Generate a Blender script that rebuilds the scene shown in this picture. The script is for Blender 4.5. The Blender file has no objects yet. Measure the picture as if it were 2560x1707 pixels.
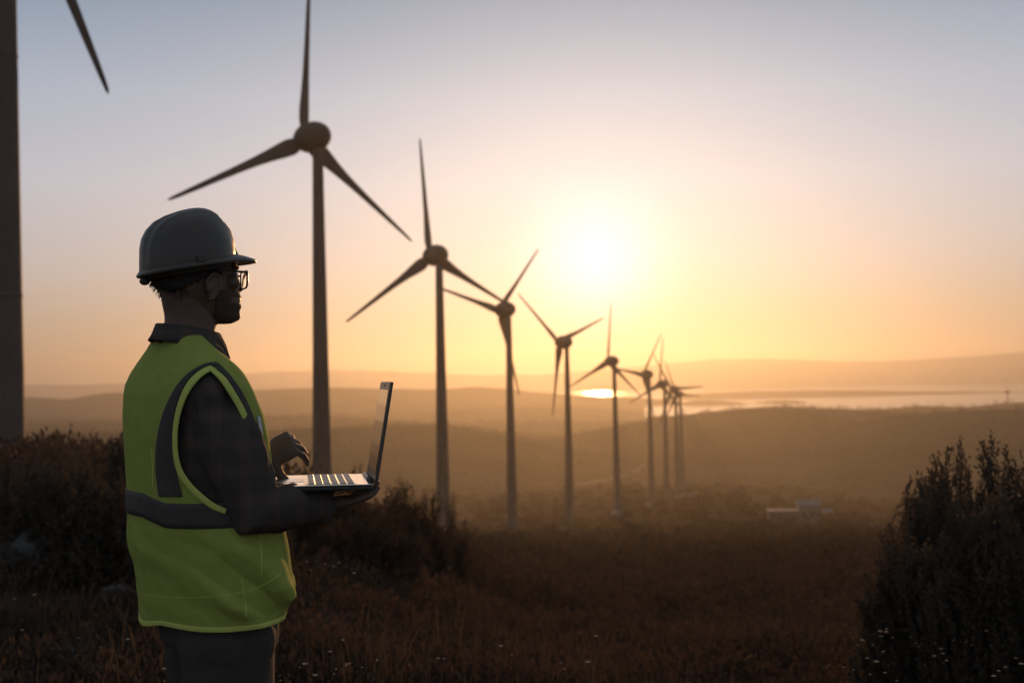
import bpy, bmesh, math, random
import numpy as np
from mathutils import Vector, Matrix, noise
from mathutils.bvhtree import BVHTree

# ------------------------------------------------------------------ camera, sky, sun, exposure
SC = bpy.context.scene
COL = SC.collection
F, IW, IH = 2844.44, 2560.0, 1707.0            # focal length and frame of the photograph, in pixels
HORIZON = 945.0
CAM = np.array([0.0, 0.0, 1.40])
pitch, roll = math.atan((HORIZON - IH / 2) / F), math.radians(1.1)
FW = np.array([0, math.cos(pitch), math.sin(pitch)])
_r0 = np.array([1.0, 0, 0]); _u0 = np.cross(_r0, FW)
RT = math.cos(roll) * _r0 - math.sin(roll) * _u0
UPV = math.cos(roll) * _u0 + math.sin(roll) * _r0

cam = bpy.data.cameras.new('camera'); cam_ob = bpy.data.objects.new('camera', cam); COL.objects.link(cam_ob)
cam_ob.matrix_world = Matrix(((RT[0], UPV[0], -FW[0], CAM[0]), (RT[1], UPV[1], -FW[1], CAM[1]), (RT[2], UPV[2], -FW[2], CAM[2]), (0, 0, 0, 1)))
cam.sensor_width = 36.0; cam.lens = 40.0; cam.clip_start = 0.05; cam.clip_end = 60000
cam.dof.use_dof = True; cam.dof.focus_distance = 2.74; cam.dof.aperture_fstop = 4.0
SC.camera = cam_ob

def ray(px, py):
    d = FW + RT * ((px - IW / 2) / F) + UPV * ((IH / 2 - py) / F)
    return d / np.linalg.norm(d)
def at(px, py, Y):
    d = ray(px, py); return CAM + d * (Y / d[1])

SUN_D = ray(1491, 672)                          # direction towards the sun
sun_el = math.asin(SUN_D[2]); sun_az = math.atan2(SUN_D[0], SUN_D[1])

w = bpy.data.worlds.new('World'); SC.world = w; w.use_nodes = True
nt = w.node_tree; nt.nodes.clear(); N = nt.nodes; L = nt.links
def nd(t, **k):
    n = N.new(t)
    for a, b in k.items(): setattr(n, a, b)
    return n
def mth(op, a, b=None):
    n = nd('ShaderNodeMath', operation=op)
    for i, v in enumerate((a, b)):
        if v is None: continue
        if isinstance(v, (int, float)): n.inputs[i].default_value = v
        else: L.new(v, n.inputs[i])
    return n.outputs[0]
out = nd('ShaderNodeOutputWorld'); tc = nd('ShaderNodeTexCoord')
nrm = nd('ShaderNodeVectorMath', operation='NORMALIZE'); L.new(tc.outputs['Generated'], nrm.inputs[0])
sep = nd('ShaderNodeSeparateXYZ'); L.new(nrm.outputs[0], sep.inputs[0])
zpos = mth('SQRT', mth('MAXIMUM', sep.outputs['Z'], 0.0))
ramp = nd('ShaderNodeValToRGB'); L.new(zpos, ramp.inputs[0])
SKY = [(0.0, (.43, .315, .225)), (.12, (.45, .345, .255)), (.229, (.475, .40, .325)), (.32, (.51, .485, .495)), (.41, (.50, .525, .60)), (.49, (.385, .45, .56)), (.575, (.185, .275, .395)), (.72, (.20, .25, .31)), (.85, (.22, .25, .29)), (1.0, (.225, .25, .285))]
cr = ramp.color_ramp
cr.elements[0].position = SKY[0][0]; cr.elements[0].color = SKY[0][1] + (1,)
cr.elements[1].position = 1.0; cr.elements[1].color = SKY[-1][1] + (1,)
for p, c in SKY[1:-1]:
    e = cr.elements.new(p); e.color = c + (1,)
dot = nd('ShaderNodeVectorMath', operation='DOT_PRODUCT'); L.new(nrm.outputs[0], dot.inputs[0]); dot.inputs[1].default_value = tuple(SUN_D)
dv = dot.outputs['Value']
theta = mth('ARCCOSINE', mth('MINIMUM', dv, 0.9999999))
az = nd('ShaderNodeMapRange', interpolation_type='SMOOTHSTEP'); L.new(dv, az.inputs['Value'])
az.inputs['From Min'].default_value = -0.3; az.inputs['From Max'].default_value = 1.0
az.inputs['To Min'].default_value = 0.85; az.inputs['To Max'].default_value = 1.0
base = nd('ShaderNodeVectorMath', operation='SCALE'); L.new(ramp.outputs[0], base.inputs[0]); L.new(az.outputs[0], base.inputs['Scale'])
def lobe(deg, power, col):
    t = mth('DIVIDE', theta, math.radians(deg))
    if power != 1: t = mth('POWER', t, power)
    e = mth('EXPONENT', mth('MULTIPLY', t, -1.0))
    v = nd('ShaderNodeVectorMath', operation='SCALE'); v.inputs[0].default_value = col; L.new(e, v.inputs['Scale'])
    return v.outputs[0]
def add(a, b):
    v = nd('ShaderNodeVectorMath', operation='ADD'); L.new(a, v.inputs[0]); L.new(b, v.inputs[1]); return v.outputs[0]
tot = add(add(base.outputs[0], lobe(2.9, 2, (.35, .40, .46))), lobe(7.5, 1, (.06, .12, .17)))
tot = add(tot, lobe(15.0, 2, (.08, .09, .085)))
bg1 = nd('ShaderNodeBackground'); L.new(tot, bg1.inputs['Color']); bg1.inputs['Strength'].default_value = 1.0
sky = nd('ShaderNodeTexSky', sky_type='NISHITA', sun_disc=False, sun_elevation=sun_el, sun_rotation=sun_az, altitude=100, air_density=1.2, dust_density=2.0, ozone_density=1.0)
bg2 = nd('ShaderNodeBackground'); L.new(sky.outputs[0], bg2.inputs['Color']); bg2.inputs['Strength'].default_value = 0.008
ash = nd('ShaderNodeAddShader'); L.new(bg1.outputs[0], ash.inputs[0]); L.new(bg2.outputs[0], ash.inputs[1]); L.new(ash.outputs[0], out.inputs['Surface'])

sl = bpy.data.lights.new('sun', 'SUN'); sl.energy = 3.4; sl.angle = math.radians(0.6); sl.color = (1.0, .485, .155)
so = bpy.data.objects.new('sun', sl); COL.objects.link(so)
so.rotation_euler = Vector(tuple(SUN_D)).to_track_quat('Z', 'Y').to_euler(); so.location = (0, 0, 60)

SC.view_settings.view_transform = 'Standard'; SC.view_settings.look = 'None'; SC.view_settings.exposure = 0.0; SC.view_settings.gamma = 1.0
SC.view_settings.use_curve_mapping = False
SC.render.engine = 'CYCLES'; SC.cycles.use_denoising = True
SC.cycles.max_bounces = 6; SC.cycles.volume_bounces = 0; SC.cycles.transparent_max_bounces = 8
SC.cycles.sample_clamp_indirect = 4.0

# ------------------------------------------------------------------ helpers
def mesh(name, V, Fc, smooth=False):
    V = np.asarray(V, dtype=np.float32); me = bpy.data.meshes.new(name)
    if isinstance(Fc, np.ndarray) and Fc.ndim == 2:
        k = Fc.shape[1]; nf = len(Fc)
        me.vertices.add(len(V)); me.vertices.foreach_set('co', V.ravel())
        me.loops.add(nf * k); me.loops.foreach_set('vertex_index', Fc.astype(np.int32).ravel())
        me.polygons.add(nf); me.polygons.foreach_set('loop_start', np.arange(0, nf * k, k, dtype=np.int32))
        me.update(calc_edges=True)
    else:
        me.from_pydata([tuple(map(float, v)) for v in V], [], [tuple(int(i) for i in f) for f in Fc]); me.update()
    if smooth: me.polygons.foreach_set('use_smooth', [True] * len(me.polygons))
    return me
def obj(name, me, mat=None, parent=None, label=None, cat=None, group=None, kind=None, loc=None):
    o = bpy.data.objects.new(name, me); COL.objects.link(o)
    if me is not None and mat is not None and not me.materials: me.materials.append(mat)
    if parent is not None: o.parent = parent
    if loc is not None: o.location = loc
    if label: o['label'] = label
    if cat: o['category'] = cat
    if group: o['group'] = group
    if kind: o['kind'] = kind
    return o
class MB:
    """collects closed shapes into one mesh"""
    def __init__(s): s.V = []; s.F = []
    def loft(s, rings, cap=True):
        b = len(s.V); m = len(rings[0])
        for r in rings: s.V.extend([tuple(p) for p in r])
        for i in range(len(rings) - 1):
            for j in range(m):
                a = b + i * m + j; c = b + i * m + (j + 1) % m
                s.F.append((a, c, c + m, a + m))
        if cap:
            for i, flip in ((0, True), (len(rings) - 1, False)):
                ctr = np.mean(np.array(rings[i]), 0); k = len(s.V); s.V.append(tuple(ctr))
                for j in range(m):
                    a = b + i * m + j; c = b + i * m + (j + 1) % m
                    s.F.append((c, a, k) if flip else (a, c, k))
        return s
    def tube(s, pts, rad, m=10, flat=1.0, cap=True):
        P = [np.array(p, float) for p in pts]; rings = []; prev = None
        for i, p in enumerate(P):
            t = P[min(i + 1, len(P) - 1)] - P[max(i - 1, 0)]; t /= np.linalg.norm(t) + 1e-9
            if prev is None:
                h = np.array([0, 0, 1.0]) if abs(t[2]) < .9 else np.array([1.0, 0, 0])
            else: h = prev
            n = h - t * (h @ t); n /= np.linalg.norm(n) + 1e-9; prev = n; bn = np.cross(t, n)
            r = rad[i] if hasattr(rad, '__len__') else rad
            rings.append([p + r * (math.cos(a) * n + flat * math.sin(a) * bn) for a in np.linspace(0, 2 * math.pi, m, endpoint=False)])
        return s.loft(rings, cap)
    def ball(s, c, r, n=14, m=16, R=None):
        c = np.array(c, float); r = np.array(r if hasattr(r, '__len__') else (r, r, r), float); rings = []
        for i in range(n):
            th = math.pi * (i + .5) / n
            ring = [np.array([math.sin(th) * math.cos(a), math.sin(th) * math.sin(a), math.cos(th)]) * r for a in np.linspace(0, 2 * math.pi, m, endpoint=False)]
            rings.append([c + (R @ q if R is not None else q) for q in ring][::-1])
        return s.loft(rings[::-1] if False else rings)
    def box(s, lo, hi, M=None):
        b = len(s.V)
        for x in (lo[0], hi[0]):
            for y in (lo[1], hi[1]):
                for z in (lo[2], hi[2]):
                    p = np.array([x, y, z], float); s.V.append(tuple(M(p) if M else p))
        for f in ((0, 1, 3, 2), (4, 6, 7, 5), (0, 4, 5, 1), (2, 3, 7, 6), (0, 2, 6, 4), (1, 5, 7, 3)): s.F.append(tuple(b + i for i in f))
        return s
    def mesh(s, name, smooth=False): return mesh(name, s.V, s.F, smooth)
    def build(s, name, mat, parent=None, smooth=False, **k): return obj(name, s.mesh(name, smooth), mat, parent, **k)
def bevelled(ob, width, seg=2):
    m = ob.modifiers.new('bevel', 'BEVEL'); m.width = width; m.segments = seg; m.limit_method = 'ANGLE'; return ob
def fused(mb, name, voxel, smooth_it=4):
    """one continuous surface out of overlapping closed shapes"""
    t = bpy.data.objects.new('fuse', mb.mesh('fuse')); COL.objects.link(t)
    bm = bmesh.new(); bm.from_mesh(t.data); bmesh.ops.recalc_face_normals(bm, faces=bm.faces); bm.to_mesh(t.data); bm.free()
    r = t.modifiers.new('r', 'REMESH'); r.mode = 'VOXEL'; r.voxel_size = voxel
    if smooth_it:
        q = t.modifiers.new('s', 'SMOOTH'); q.factor = .5; q.iterations = smooth_it
    dg = bpy.context.evaluated_depsgraph_get(); me = bpy.data.meshes.new_from_object(t.evaluated_get(dg)); me.name = name
    old = t.data; bpy.data.objects.remove(t); bpy.data.meshes.remove(old)
    me.polygons.foreach_set('use_smooth', [True] * len(me.polygons)); return me

def mat(name, col, rough=.7, metal=0.0, col2=None, scale=6.0, bump=0.0, bscale=None, spec=.5, trans=0.0, detail=5.0, sharp=(.35, .65), sheen=0.0, coat=0.0, glass=False, coords='Object'):
    m = bpy.data.materials.new(name); m.use_nodes = True; t = m.node_tree; n = t.nodes; l = t.links
    b = n['Principled BSDF']; o = n['Material Output']
    b.inputs['Base Color'].default_value = tuple(col) + (1,); b.inputs['Roughness'].default_value = rough; b.inputs['Metallic'].default_value = metal
    b.inputs['Specular IOR Level'].default_value = spec
    if sheen: b.inputs['Sheen Weight'].default_value = sheen
    if coat: b.inputs['Coat Weight'].default_value = coat; b.inputs['Coat Roughness'].default_value = .15
    tcx = n.new('ShaderNodeTexCoord')
    if col2 is not None:
        nz = n.new('ShaderNodeTexNoise'); nz.inputs['Scale'].default_value = scale; nz.inputs['Detail'].default_value = detail; l.new(tcx.outputs[coords], nz.inputs['Vector'])
        rp = n.new('ShaderNodeValToRGB'); rp.color_ramp.elements[0].position = sharp[0]; rp.color_ramp.elements[1].position = sharp[1]
        rp.color_ramp.elements[0].color = tuple(col) + (1,); rp.color_ramp.elements[1].color = tuple(col2) + (1,)
        l.new(nz.outputs['Fac'], rp.inputs[0]); l.new(rp.outputs[0], b.inputs['Base Color'])
    if bump:
        nb = n.new('ShaderNodeTexNoise'); nb.inputs['Scale'].default_value = bscale or scale * 4; nb.inputs['Detail'].default_value = 6; l.new(tcx.outputs[coords], nb.inputs['Vector'])
        bp = n.new('ShaderNodeBump'); bp.inputs['Strength'].default_value = bump; bp.inputs['Distance'].default_value = .01; l.new(nb.outputs['Fac'], bp.inputs['Height']); l.new(bp.outputs[0], b.inputs['Normal'])
    if trans:
        tr = n.new('ShaderNodeBsdfTranslucent'); mx = n.new('ShaderNodeMixShader'); mx.inputs[0].default_value = trans
        src = b.inputs['Base Color']
        if src.is_linked: l.new(src.links[0].from_socket, tr.inputs['Color'])
        else: tr.inputs['Color'].default_value = tuple(col) + (1,)
        l.new(b.outputs[0], mx.inputs[1]); l.new(tr.outputs[0], mx.inputs[2]); l.new(mx.outputs[0], o.inputs['Surface'])
    if glass:
        b.inputs['Transmission Weight'].default_value = 1.0; b.inputs['IOR'].default_value = 1.05
    return m

M = dict(
    ground=mat('heath soil', (.034, .026, .019), .95, col2=(.075, .048, .033), scale=.35, bump=.6, bscale=3.0, detail=9, spec=0),  # soil reddened to carry some of the lens-flare glow
    scrub=mat('dry scrub leaves', (.046, .036, .027), .8, col2=(.10, .062, .042), scale=1.2, trans=.25, spec=.05),  # leaf red deepened, putting flare glow into the colour
    hill_grass=mat('dry hill grass', (.034, .027, .019), .95, col2=(.068, .050, .032), scale=.012, bump=.5, bscale=.4, detail=9, spec=0),
    ridge_scrub=mat('dark ridge heath', (.024, .017, .012), .85, col2=(.062, .034, .022), scale=.08, trans=.2, spec=0),  # red of the lens flare mixed into the heath colour
    grass=mat('dry grass', (.058, .044, .031), .8, col2=(.10, .070, .048), scale=2.0, trans=.35, spec=.05),
    petal=mat('pale petals', (.60, .46, .32), .7, trans=.4),
    leaf=mat('evergreen leaf', (.066, .053, .039), .9, col2=(.088, .068, .048), scale=3.0, trans=.3, spec=.25),
    leaf_dry=mat('brown shrub leaf', (.062, .045, .031), .8, col2=(.095, .064, .043), scale=3.0, trans=.25, spec=.05),
    bark=mat('twig bark', (.045, .034, .024), .9, col2=(.08, .06, .042), scale=20),
    rock=mat('weathered limestone', (.055, .055, .055), .9, col2=(.085, .084, .083), scale=6, bump=.8, bscale=18, spec=.15),
    sea=None,
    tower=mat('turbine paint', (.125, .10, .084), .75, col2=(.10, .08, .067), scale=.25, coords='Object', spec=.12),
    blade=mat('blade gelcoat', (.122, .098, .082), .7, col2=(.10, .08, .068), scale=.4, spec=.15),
    steel=mat('galvanised steel', (.30, .30, .30), .5, metal=.6),
    concrete=mat('pale concrete', (.22, .215, .20), .9, col2=(.16, .155, .145), scale=1.2),
    whitewash=mat('whitewashed wall', (.17, .165, .155), .9, col2=(.13, .125, .12), scale=.7),
    roof=mat('pale flat roof', (.20, .19, .175), .9, col2=(.15, .145, .135), scale=.6),
    dark=mat('dark opening', (.03, .03, .03), .4),
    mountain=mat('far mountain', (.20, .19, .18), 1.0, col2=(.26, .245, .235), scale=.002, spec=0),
)

# ------------------------------------------------------------------ terrain
SEA_Z = -80.0
def itp(x, xs, ys): return float(np.interp(x, xs, ys))
def zy(px, py, Y): return at(px, py, Y)[2]
YN = [0, 3, 6, 10, 15, 20, 30, 60, 100, 180, 278, 337, 416, 474, 527, 600, 680]
ZL = [0, 0, -.02, .00, .02, -.10, -.9, -5.5, -12.5, -25, -37, -43, -50, -54, -58, -63, -68]
ZM = [0, 0, -.10, -.30, -.6, -1.0, -2.2, -7.2, -13.6, -25.2, -37, -43, -50, -54, -58, -63, -68]
ZR = [0, 0, -.30, -.95, -1.9, -2.75, -4.5, -9.0, -14.5, -25.4, -37, -43, -50, -54, -58, -63, -68]
CREST = ([-600, 1000, 1200, 1340, 1430, 1500, 1620, 1750, 1850, 1960, 2010, 2120, 2300, 2560, 3200], [1262, 1258, 1252, 1243, 1235, 1227, 1224, 1225, 1225, 1236, 1241, 1254, 1275, 1300, 1330])
LAYERS = [  # depth, spread, crest line (photo x, y)
    (1130, 190, [-600, 0, 300, 660, 900, 1040, 1120, 1220, 1350, 1500, 1700, 1900], [1100, 1086, 1080, 1077, 1068, 1061, 1063, 1080, 1102, 1120, 1150, 1230]),
    (1850, 270, [-600, 0, 400, 660, 800, 1000, 1150, 1300, 1450, 1600, 1800, 2000], [1050, 1058, 1050, 1040, 1041, 1052, 1062, 1058, 1056, 1062, 1085, 1120]),
    (2500, 250, [-600, 600, 1000, 1200, 1340, 1450, 1560, 1680, 1800], [1040, 1045, 1034, 1022, 1017, 1018, 1026, 1040, 1065]),
    (3300, 430, [-600, 0, 70, 170, 230, 290, 350, 450, 620, 700, 820, 1000, 1100, 1180, 1260, 1340, 1420, 1500, 1580, 1680, 1800], [985, 1000, 992, 998, 986, 980, 988, 990, 976, 972, 969, 972, 974, 967, 972, 981, 986, 989, 992, 1001, 1022]),
    (1250, 220, [1150, 1300, 1500, 1640, 1750, 1850, 1920, 2000, 2150, 2250, 2400, 2560, 3200], [1150, 1112, 1072, 1045, 1031, 1021, 1017, 1019, 1026, 1034, 1046, 1060, 1090]),
    (1080, 130, [1950, 2050, 2150, 2273, 2400, 2560, 3200], [1150, 1095, 1058, 1037, 1029, 1023, 1010]),
    (1750, 180, [1900, 2050, 2150, 2230, 2294, 2416, 2490, 2560, 3200], [1090, 1042, 1028, 1021, 1016, 1019, 1010, 1006, 1000]),
    (3900, 150, [1600, 1680, 1760, 1900, 2100, 2300, 2560, 3200], [1005, 990, 982, 977, 975, 979, 979, 982]),
    (3080, 36, [1650, 1730, 1850, 1960, 2010, 2060], [1016, 1000, 1000, 1000.5, 1002, 1016]),
]
LZ = []
for (Yk, wk, xs, ys) in LAYERS: LZ.append((Yk, wk, xs, [zy(a, b, Yk) for a, b in zip(xs, ys)]))
def fract(x, y, s, o=5): return noise.fractal(Vector((x / s, y / s, 3.7)), 1.0, 2.0, o)
def height_front(px, Y):
    k = np.interp(px, [300, 800, 1300], [0, 1, 2])
    if Y <= 680:
        a = np.interp(Y, YN, ZL); b = np.interp(Y, YN, ZM); c = np.interp(Y, YN, ZR)
        z = a + (b - a) * k if k <= 1 else b + (c - b) * (k - 1)
        dz = zy(px, itp(px, *CREST), 680) + 68.0
        return z + dz * (Y / 680.0) ** 2
    zc = zy(px, itp(px, *CREST), 680)
    land = np.interp(px, [1380, 1430, 1600], [1, .35, 0]); far_land = np.interp(px, [1380, 1420], [1, 0])
    valley = -88.0
    if Y > 1900: valley = -88 + (np.interp(Y, [1900, 2400], [0, 1]) * (-14) * (1 - land))
    if Y > 3700: valley = -88 + np.interp(Y, [3700, 4100], [0, 1]) * (-14) * (1 - far_land) if land > 0 else -102
    t = min(1, (Y - 680) / 260.0); t = t * t * (3 - 2 * t)
    z = zc + (valley - zc) * t if Y < 940 else valley
    v = z
    for (Yk, wk, xs, zs) in LZ:
        q = (Y - Yk) / wk
        if abs(q) > 2.6 or px < xs[0] - 250 or px > xs[-1] + 250: continue
        f = max(0.0, min(1, (px - xs[0] + 250) / 250.0, (xs[-1] + 250 - px) / 250.0))
        zz = itp(px, xs, zs)
        if zz > valley: v = max(v, z + (zz - z) * math.exp(-q * q) * f)
    return v
def terrain(x, y):
    r = math.hypot(x, y); azm = math.atan2(x, y); ca = math.cos(azm)
    px = 1280 + F * math.tan(max(-.62, min(.62, azm))); px = max(-590, min(3190, px))
    Y = r * max(ca, .8)
    z = height_front(px, max(Y, .01))
    if ca < .5:
        zb = -.02 * r if r < 40 else -.8 - (r - 40) * .035 if r < 2000 else -69.4 - (r - 2000) * .004
        t = max(0, min(1, (.5 - ca) / .7)); t = t * t * (3 - 2 * t); z = z + (max(zb, -95) - z) * t
    n = fract(x, y, max(2.5, r * .16), 4)
    amp = (min(.10 + r * .014, .55) if r < 80 else min(.55 + (r - 80) * .004, 3.0)) if r < 900 else 3.0
    if r < 4: amp *= r / 4
    return z + n * amp * (.35 if r > 200 else .6)
azs = list(np.arange(-34, 34.01, .30)) + list(np.arange(36, 324.1, 4.0))
azs = [math.radians(a) for a in azs]
rs = [0.0] + list(np.geomspace(.8, 700, 120)) + list(np.geomspace(720, 8000, 170))
V = np.zeros((len(rs) * len(azs), 3)); k = 0
for r in rs:
    for a in azs:
        x, y = r * math.sin(a), r * math.cos(a); V[k] = (x, y, terrain(x, y)); k += 1
na, nr = len(azs), len(rs)
ii, jj = np.meshgrid(np.arange(nr - 1), np.arange(na), indexing='ij'); j2 = (jj + 1) % na
Fq = np.stack([ii * na + jj, ii * na + j2, (ii + 1) * na + j2, (ii + 1) * na + jj], -1).reshape(-1, 4)[:, ::-1]
ground_me = mesh('ground', V, Fq, True)
obj('ground', ground_me, M['ground'], kind='structure')
ground_me.materials.append(M['hill_grass'])
_ring = np.repeat(np.arange(nr - 1), na); _mi = (np.array(rs)[_ring] > 735).astype(np.int32); ground_me.polygons.foreach_set('material_index', _mi)
ground_bvh = BVHTree.FromPolygons([Vector(v) for v in V.tolist()], Fq.tolist())
def gz(x, y):
    h = ground_bvh.ray_cast(Vector((x, y, 900)), Vector((0, 0, -1))); return h[0].z if h[0] else 0.0
def on_ground(px, py):
    h = ground_bvh.ray_cast(Vector(tuple(CAM)), Vector(tuple(ray(px, py)))); return h[0]

# far mountains across the bay: thick ranges standing on the coast
def mountain(name, xs, ys, Y, depth):
    xx = np.arange(xs[0], xs[-1] + 1, 14.0); rows = 14; P = []
    for i in range(rows):
        q = (i / (rows - 1) - .5) * 2; prof = (1 - abs(q) ** 1.6)
        for px in xx:
            zc = zy(px, itp(px, xs, ys), Y); d = Y + q * depth; p = at(px, HORIZON, d)
            n = fract(px * 6, i * 140.0, 420, 5) * 26
            P.append((p[0], p[1], -104 + (zc + 104) * prof + n * .6 * prof * (0.35 + abs(q))))
    m = len(xx); Fm = [(i * m + j, i * m + j + 1, (i + 1) * m + j + 1, (i + 1) * m + j) for i in range(rows - 1) for j in range(m - 1)]
    obj(name, mesh(name, P, np.array(Fm), True), M['mountain'], kind='structure')
mountain('mountain', [-900, 0, 200, 350, 480, 617, 720, 843, 950, 1063, 1200, 1350, 1500, 1620, 1784, 1880, 1967, 2100, 2212, 2300, 2416, 2500, 2560, 2700, 3000, 3500], [952, 960, 962, 957, 944, 932, 928, 924, 927, 930, 937, 935, 925, 913, 897, 895, 898, 902, 903, 897, 890, 883, 878, 870, 878, 888], 7700, 500)

# sea and pond
def water_mat(name, col, wave):
    m = mat(name, col, .16, spec=.5); t = m.node_tree; n = t.nodes; b = n['Principled BSDF']
    tcx = n.new('ShaderNodeTexCoord'); mp = n.new('ShaderNodeMapping'); mp.inputs['Scale'].default_value = (.004 * wave, .02 * wave, 1)
    nz = n.new('ShaderNodeTexNoise'); nz.inputs['Scale'].default_value = 1.0; nz.inputs['Detail'].default_value = 4
    bp = n.new('ShaderNodeBump'); bp.inputs['Strength'].default_value = .25; bp.inputs['Distance'].default_value = 2.0
    t.links.new(tcx.outputs['Object'], mp.inputs[0]); t.links.new(mp.outputs[0], nz.inputs['Vector']); t.links.new(nz.outputs['Fac'], bp.inputs['Height']); t.links.new(bp.outputs[0], b.inputs['Normal'])
    return m
M['sea'] = water_mat('sea water', (.05, .055, .06), 1.0)
sv = [tuple(at(a, HORIZON, b)[:2]) + (SEA_Z,) for a, b in ((1395, 3300), (1610, 3200), (1610, 2300), (3600, 2150), (3600, 8200), (1395, 8200))]
obj('sea', mesh('sea', sv, [(0, 1, 2, 3, 4, 5)]), M['sea'], kind='structure')

# ------------------------------------------------------------------ wind turbines
def blade_mesh():
    R = 22.0; st = [(1.0, 1.0, .95, 0), (1.7, 2.05, .72, 24), (2.6, 2.35, .52, 22), (4.0, 2.1, .40, 18), (6.0, 1.62, .30, 13), (8.5, 1.22, .22, 9), (11.5, .98, .17, 6), (15, .80, .13, 3), (18.5, .62, .09, 1), (20.8, .46, .06, 0), (21.7, .32, .04, 0), (22.0, .12, .02, 0)]
    mb = MB(); rings = []
    for (r, c, th, tw) in st:
        ring = []; t = math.radians(tw)
        for j in range(18):
            a = 2 * math.pi * j / 18
            x = .5 * math.cos(a) * c; y = .5 * math.sin(a) * th * (1.0 if r < 1.2 else (.55 + .45 * math.cos(a) * .8 + .1))
            off = -.14 * (c - 1.0) if r > 1.2 else 0
            xx = x + off; ring.append((xx * math.cos(t) - y * math.sin(t), xx * math.sin(t) + y * math.cos(t), r))
        rings.append(ring)
    mb.loft(rings); return mb.mesh('blade', True)
BLADE = blade_mesh()
def lathe_y(prof, m=32):
    mb = MB(); mb.loft([[(r * math.cos(a), y, r * math.sin(a)) for a in np.linspace(0, 2 * math.pi, m, endpoint=False)] for y, r in prof]); return mb
# egg-shaped nacelle about the rotor axis (+y is the windward side); origin at the tower axis, hub height
EGG_C, EGG_L, EGG_R, ROT_Y = 1.25, 3.15, 1.98, 2.95
def egg(y0, y1, n=16, grow=0.0):
    pr = []
    for y in np.linspace(y0, y1, n):
        q = (y - EGG_C) / EGG_L; pr.append((y, EGG_R * math.sqrt(max(1e-4, 1 - q * q)) * (1 - .06 * q) + grow))
    return pr
NAC = lathe_y(egg(EGG_C - EGG_L + .01, 2.22)).mesh('nacelle', True)
HUBM = lathe_y([(2.26, .3)] + egg(2.26, EGG_C + EGG_L - .01, 12, .02)).mesh('hub', True)
def tower_mesh(h):
    mb = MB(); rings = []
    for i in range(25):
        q = i / 24; rr = 1.42 + (.66 - 1.42) * (q ** .82); rings.append([(rr * math.cos(a), rr * math.sin(a), q * h) for a in np.linspace(0, 2 * math.pi, 40, endpoint=False)])
    mb.loft(rings); return mb.mesh('tower', True)
def turbine(px, py, Y, yaw, phase, label, scale=1.0, base_py=None, door=False):
    """rotor centre at photo point (px,py), depth Y"""
    rc = at(px, py, Y); ax = np.array([-math.sin(yaw), math.cos(yaw)])
    tx, ty = rc[0] - ax[0] * ROT_Y * scale, rc[1] - ax[1] * ROT_Y * scale
    g = gz(tx, ty); h = rc[2] - g
    root = obj('wind_turbine', None, label=label, cat='wind turbine', group='wind turbines along the ridge', loc=(tx, ty, g))
    root.rotation_euler.z = yaw
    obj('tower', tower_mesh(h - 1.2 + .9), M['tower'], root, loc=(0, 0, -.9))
    for q in (.33, .66):
        mb = MB(); rr = 1.42 + (.66 - 1.42) * (q ** .82) + .035; zz = q * (h - 1.2)
        mb.loft([[(r_ * math.cos(a), r_ * math.sin(a), zz + d) for a in np.linspace(0, 2 * math.pi, 40, endpoint=False)] for r_, d in ((rr - .05, -.14), (rr, -.1), (rr, .1), (rr - .05, .14))]); mb.build('flange', M['tower'], root, True)
    mb = MB(); mb.box((-1.9, -1.9, -.8), (1.9, 1.9, .12)); mb.build('foundation', M['concrete'], root)
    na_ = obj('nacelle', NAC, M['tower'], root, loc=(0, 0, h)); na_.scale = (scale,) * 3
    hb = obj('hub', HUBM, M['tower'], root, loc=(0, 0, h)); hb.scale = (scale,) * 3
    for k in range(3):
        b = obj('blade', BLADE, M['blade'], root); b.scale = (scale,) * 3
        a = phase + k * 2 * math.pi / 3             # angle in the rotor plane from +x
        b.location = (0, ROT_Y * scale, h); b.rotation_euler = (0, math.pi / 2 - a, 0)
    return root, g, (tx, ty), h
D2 = math.radians
TURB = [
    (-13, -467, 85, 36, -67.5, 'nearest turbine at the left edge, only its thick tower and one blade tip in frame'),
    (760, 349, 148, 46, -153, 'large turbine standing behind the hard hat and the open laptop'),
    (1075, 641, 211, 38, -145, 'brown turbine just past the laptop screen, second tallest whole rotor in view'),
    (1249, 775, 278, 47, 47.5, 'turbine with one blade hanging straight down along its own tower'),
    (1398, 856, 337, 45, 141, 'turbine with a V of two raised blades just under the sun'),
    (1520, 903, 416, 43, 84, 'turbine with one upright blade, just beyond the bright water glint'),
    (1608, 936, 474, 47, 52, 'small turbine right of the water glint with a blade leaning right'),
    (1649, 960, 527, 40, 82, 'tiny turbine with one upright blade among the far overlapping rotors'),
    (1679, 973, 585, 33, 123, 'tiny far turbine whose blade reaches farthest right of all'),
    (1690, 985, 640, 43, -4, 'last and farthest turbine, with one blade pointing level to the right'),
]
for (px, py, Y, yaw, ph, lab) in TURB: turbine(px, py, Y, D2(yaw), D2(ph), lab)

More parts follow.
